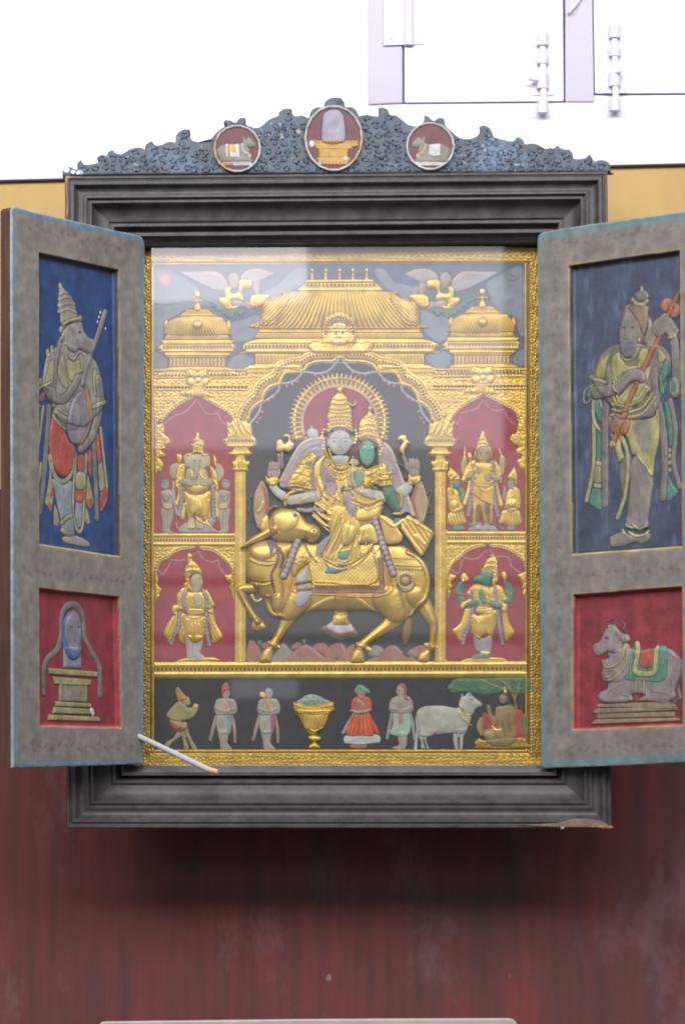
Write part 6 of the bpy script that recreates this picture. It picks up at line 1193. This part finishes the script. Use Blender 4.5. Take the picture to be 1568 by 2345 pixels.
def f(r):
    T = K_; s = (152, 140, 130)
    r.S(T, '1320,560 1290,700 1255,880', [34, 44, 30], (146, 130, 126), 1.6, **k2); r.S(T, '1500,570 1540,720 1560,890', [30, 44, 34], (146, 140, 136), 1.6, **k2)
    r.P(T, '1370,820 1470,820 1455,1000 1320,995 1330,970 1385,950', s, 3, **k2); r.P(T, '1330,600 1500,590 1495,830 1300,835 1320,720', (150, 168, 150), 3.2, **k2)
    r.P(T, '1280,500 1310,430 1400,400 1500,410 1545,500 1530,580 1420,600 1290,580', s, 4.4, r=11, **k2); r.S(T, '1310,540 1410,570 1510,540', 36, s, 1.8, ol=.4, olc=(130, 116, 108)); r.O(T, 1400, 350, 46, 64, s, 4, **k2); r.P(T, '1360,300 1400,265 1450,270 1475,320 1470,400 1490,450 1440,420 1450,340 1400,290', (140, 92, 68), 2.4, **k2); r.P(T, '1380,600 1430,600 1425,700 1390,715', (160, 120, 108), 1.4)
    for x in (1385, 1420): r.O(T, x, 345, 8, 5, 'ol', .3)
flat('painted_person', 'bare chested person in a pale green kilt, left of the white cow', f)
def f(r):
    T = L_; w = (164, 162, 150)
    r.S(T, '190,540 168,620 180,720 170,800 160,930', [20, 22, 20, 26, 36], (170, 172, 172), 1.6, **k2)
    r.P(T, '200,760 300,780 270,830 300,920 320,925 280,925 250,830 240,860 260,925 220,920 215,850 190,800', w, 2.4, **k2); r.P(T, '560,740 700,720 660,800 650,925 620,925 620,820 600,820 605,925 570,920', w, 2.4, **k2)
    r.P(T, '170,560 220,500 300,480 450,480 600,500 640,440 700,520 740,600 710,700 650,770 560,765 450,770 380,765 300,800 210,790 190,700', w, 7, r=26, **k2)
    r.P(T, '630,400 640,360 670,380 700,350 740,360 780,400 850,450 850,480 800,500 780,520 760,560 700,560 650,520 610,480', w, 5, r=12, **k2); r.P(T, '330,740 460,765 380,780', (170, 140, 150), .8); r.P(T, '640,380 640,345 665,370', (120, 130, 145), 1.4); r.P(T, '710,365 715,335 745,355 740,380', (120, 130, 145), 1.4); r.O(T, 745, 415, 13, 10, (70, 76, 90), .5)
    for s in ('615,460 650,520 700,570 745,570', '615,540 640,600 690,640 735,680'): r.S(T, s, 18, 'gb', 2.4, ol=.5)
    r.B(T, '620,450 640,440', 14, 10, (200, 150, 90), 2)
flat('painted_cow', 'white cow with gold neck chains', f)
def f(r):
    T = L_
    r.P(T, '1170,340 1220,340 1210,420 1230,530 1190,530 1190,440', (140, 98, 66), 2, **k2); r.P(T, '500,290 540,240 600,200 900,196 1338,196 1338,345 1200,350 1060,340 900,368 780,350 680,335 580,350 530,335', (70, 108, 80), 2.6, r=10, ol=1, olc=(140, 130, 84), tex=('n', 6, 1.4))
    for s in ('1195,420 1160,340 1120,270 1060,220', '1200,400 1230,330 1240,250', '1150,320 1130,220', '1080,300 960,260 850,210'): r.S(T, s, 13, (156, 124, 78), 1)
flat('painted_tree', 'flat crowned green tree at the right end of the lower strip', f)
def f(r):
    T = L_; o = (136, 116, 76)
    r.P(T, '800,720 810,640 840,600 870,640 880,720 850,800', (150, 126, 78), 2, **k2); r.P(T, '860,570 900,560 960,660 1000,560 1200,520 1280,540 1270,640 1300,820 900,820 870,700', (168, 66, 54), 2.4, **k2); r.P(T, '1270,600 1330,580 1336,800 1300,780', (110, 116, 70), 2, **k2); r.S(T, '1275,600 1270,700 1300,800', 12, (70, 110, 90), 1); r.S(T, '850,590 865,660 860,780', 12, (90, 120, 96), 1)
    r.P(T, '780,860 830,820 880,840 1200,820 1290,820 1340,870 1335,925 830,930 790,900', 'G', 3, r=6, tex=('n', 5, 1.2), **k2)
    r.P(T, '1000,500 1080,480 1160,470 1210,540 1200,650 1220,760 1190,860 1100,900 940,890 870,800 880,740 960,720 1020,700 990,600', o, 5, r=14, **k2); r.P(T, '900,480 940,480 960,560 1010,640 970,690 920,600', o, 3.4, **k2); r.S(T, '960,690 1000,730 1060,730', 14, 'gb', 1.6); r.O(T, 930, 790, 62, 48, (150, 136, 86), 3, **k2)
    r.O(T, 1075, 410, 44, 54, (130, 118, 100), 4, **k2); r.P(T, '1060,360 1090,320 1130,350 1150,430 1160,480 1120,460 1110,380', (84, 72, 56), 2.4); r.S(T, '1088,280 1098,330', [14, 36], 'gb', 2.4); r.O(T, 1055, 405, 7, 5, 'ol', .3)
    for s in ('1060,640 1090,800', '1120,560 1150,760', '980,780 1060,860'): r.S(T, s, 10, (104, 88, 60), -.5)
flat('painted_person', 'seated ochre person on a gold throne with a red cushion', f, base=1.5)
# ---- glass
m, nt, b = mat('picture_glass'); nt.nodes.remove(b); out = nt.nodes['Material Output']
tr = nd(nt, 'ShaderNodeBsdfTransparent'); tr.inputs[0].default_value = (.96, .97, .965, 1); gl = nd(nt, 'ShaderNodeBsdfGlossy'); gl.inputs['Roughness'].default_value = .03; fr = nd(nt, 'ShaderNodeFresnel'); fr.inputs['IOR'].default_value = 1.75; ms = nd(nt, 'ShaderNodeMixShader')
nt.links.new(fr.outputs[0], ms.inputs[0]); nt.links.new(tr.outputs[0], ms.inputs[1]); nt.links.new(gl.outputs[0], ms.inputs[2]); nt.links.new(ms.outputs[0], out.inputs[0])
q = [at(x, y, -30) for x, y in ((606, 992), (2094, 985), (2098, 3066), (606, 3066))]
g = mesh('picture_glass', [(x, -30, z) for x, z in q], [(0, 1, 2, 3)], m); g.parent = paint; g.matrix_parent_inverse = PIN
# ---- rod leaning out of the lower left of the cabinet, and the pale rail below
M_ROD = plain('white_paint_rod', (178, 178, 184), .5, .05, 60)
M_TIP = plain('tan_wood_tip', (205, 172, 128), .5, .08, 60)
rod = thing('wooden_rod', 'thin white painted rod with a bare tan tip, sticking out under the left door', 'rod', (0, 0, 1.7))
a = at(536, 2936, -70); b = at(835, 3079, -150); c = at(872, 3088, -158)
def R_(o): o.parent = rod; o.matrix_parent_inverse = Matrix.Translation((0, 0, -1.7)); return o
R_(tube('shaft', (a[0], -70, a[1]), (b[0], -150, b[1]), 6.2, 6.8, M_ROD, 16, bevel=.5))
R_(tube('tip', (b[0], -150, b[1]), (c[0], -159, c[1]), 6.4, 5.4, M_TIP, 16, bevel=.8))
M_RAIL = plain('pale_marble_rail', (176, 170, 160), .35, .12, 14, .05, 200, stretch=(1, 1, 1))
q = [av(x, y, -260) for x, y in ((228, 2350), (232, 2341), (240, 2338.5), (700, 2333), (1160, 2331), (1172, 2333), (1180, 2339), (1184, 2350), (1184, 2700), (228, 2700))]
slab('pale_board', q, -285, -255, M_RAIL, bevel=3, cat='board', label='pale grey board with rounded corners, low in front of the maroon wall')
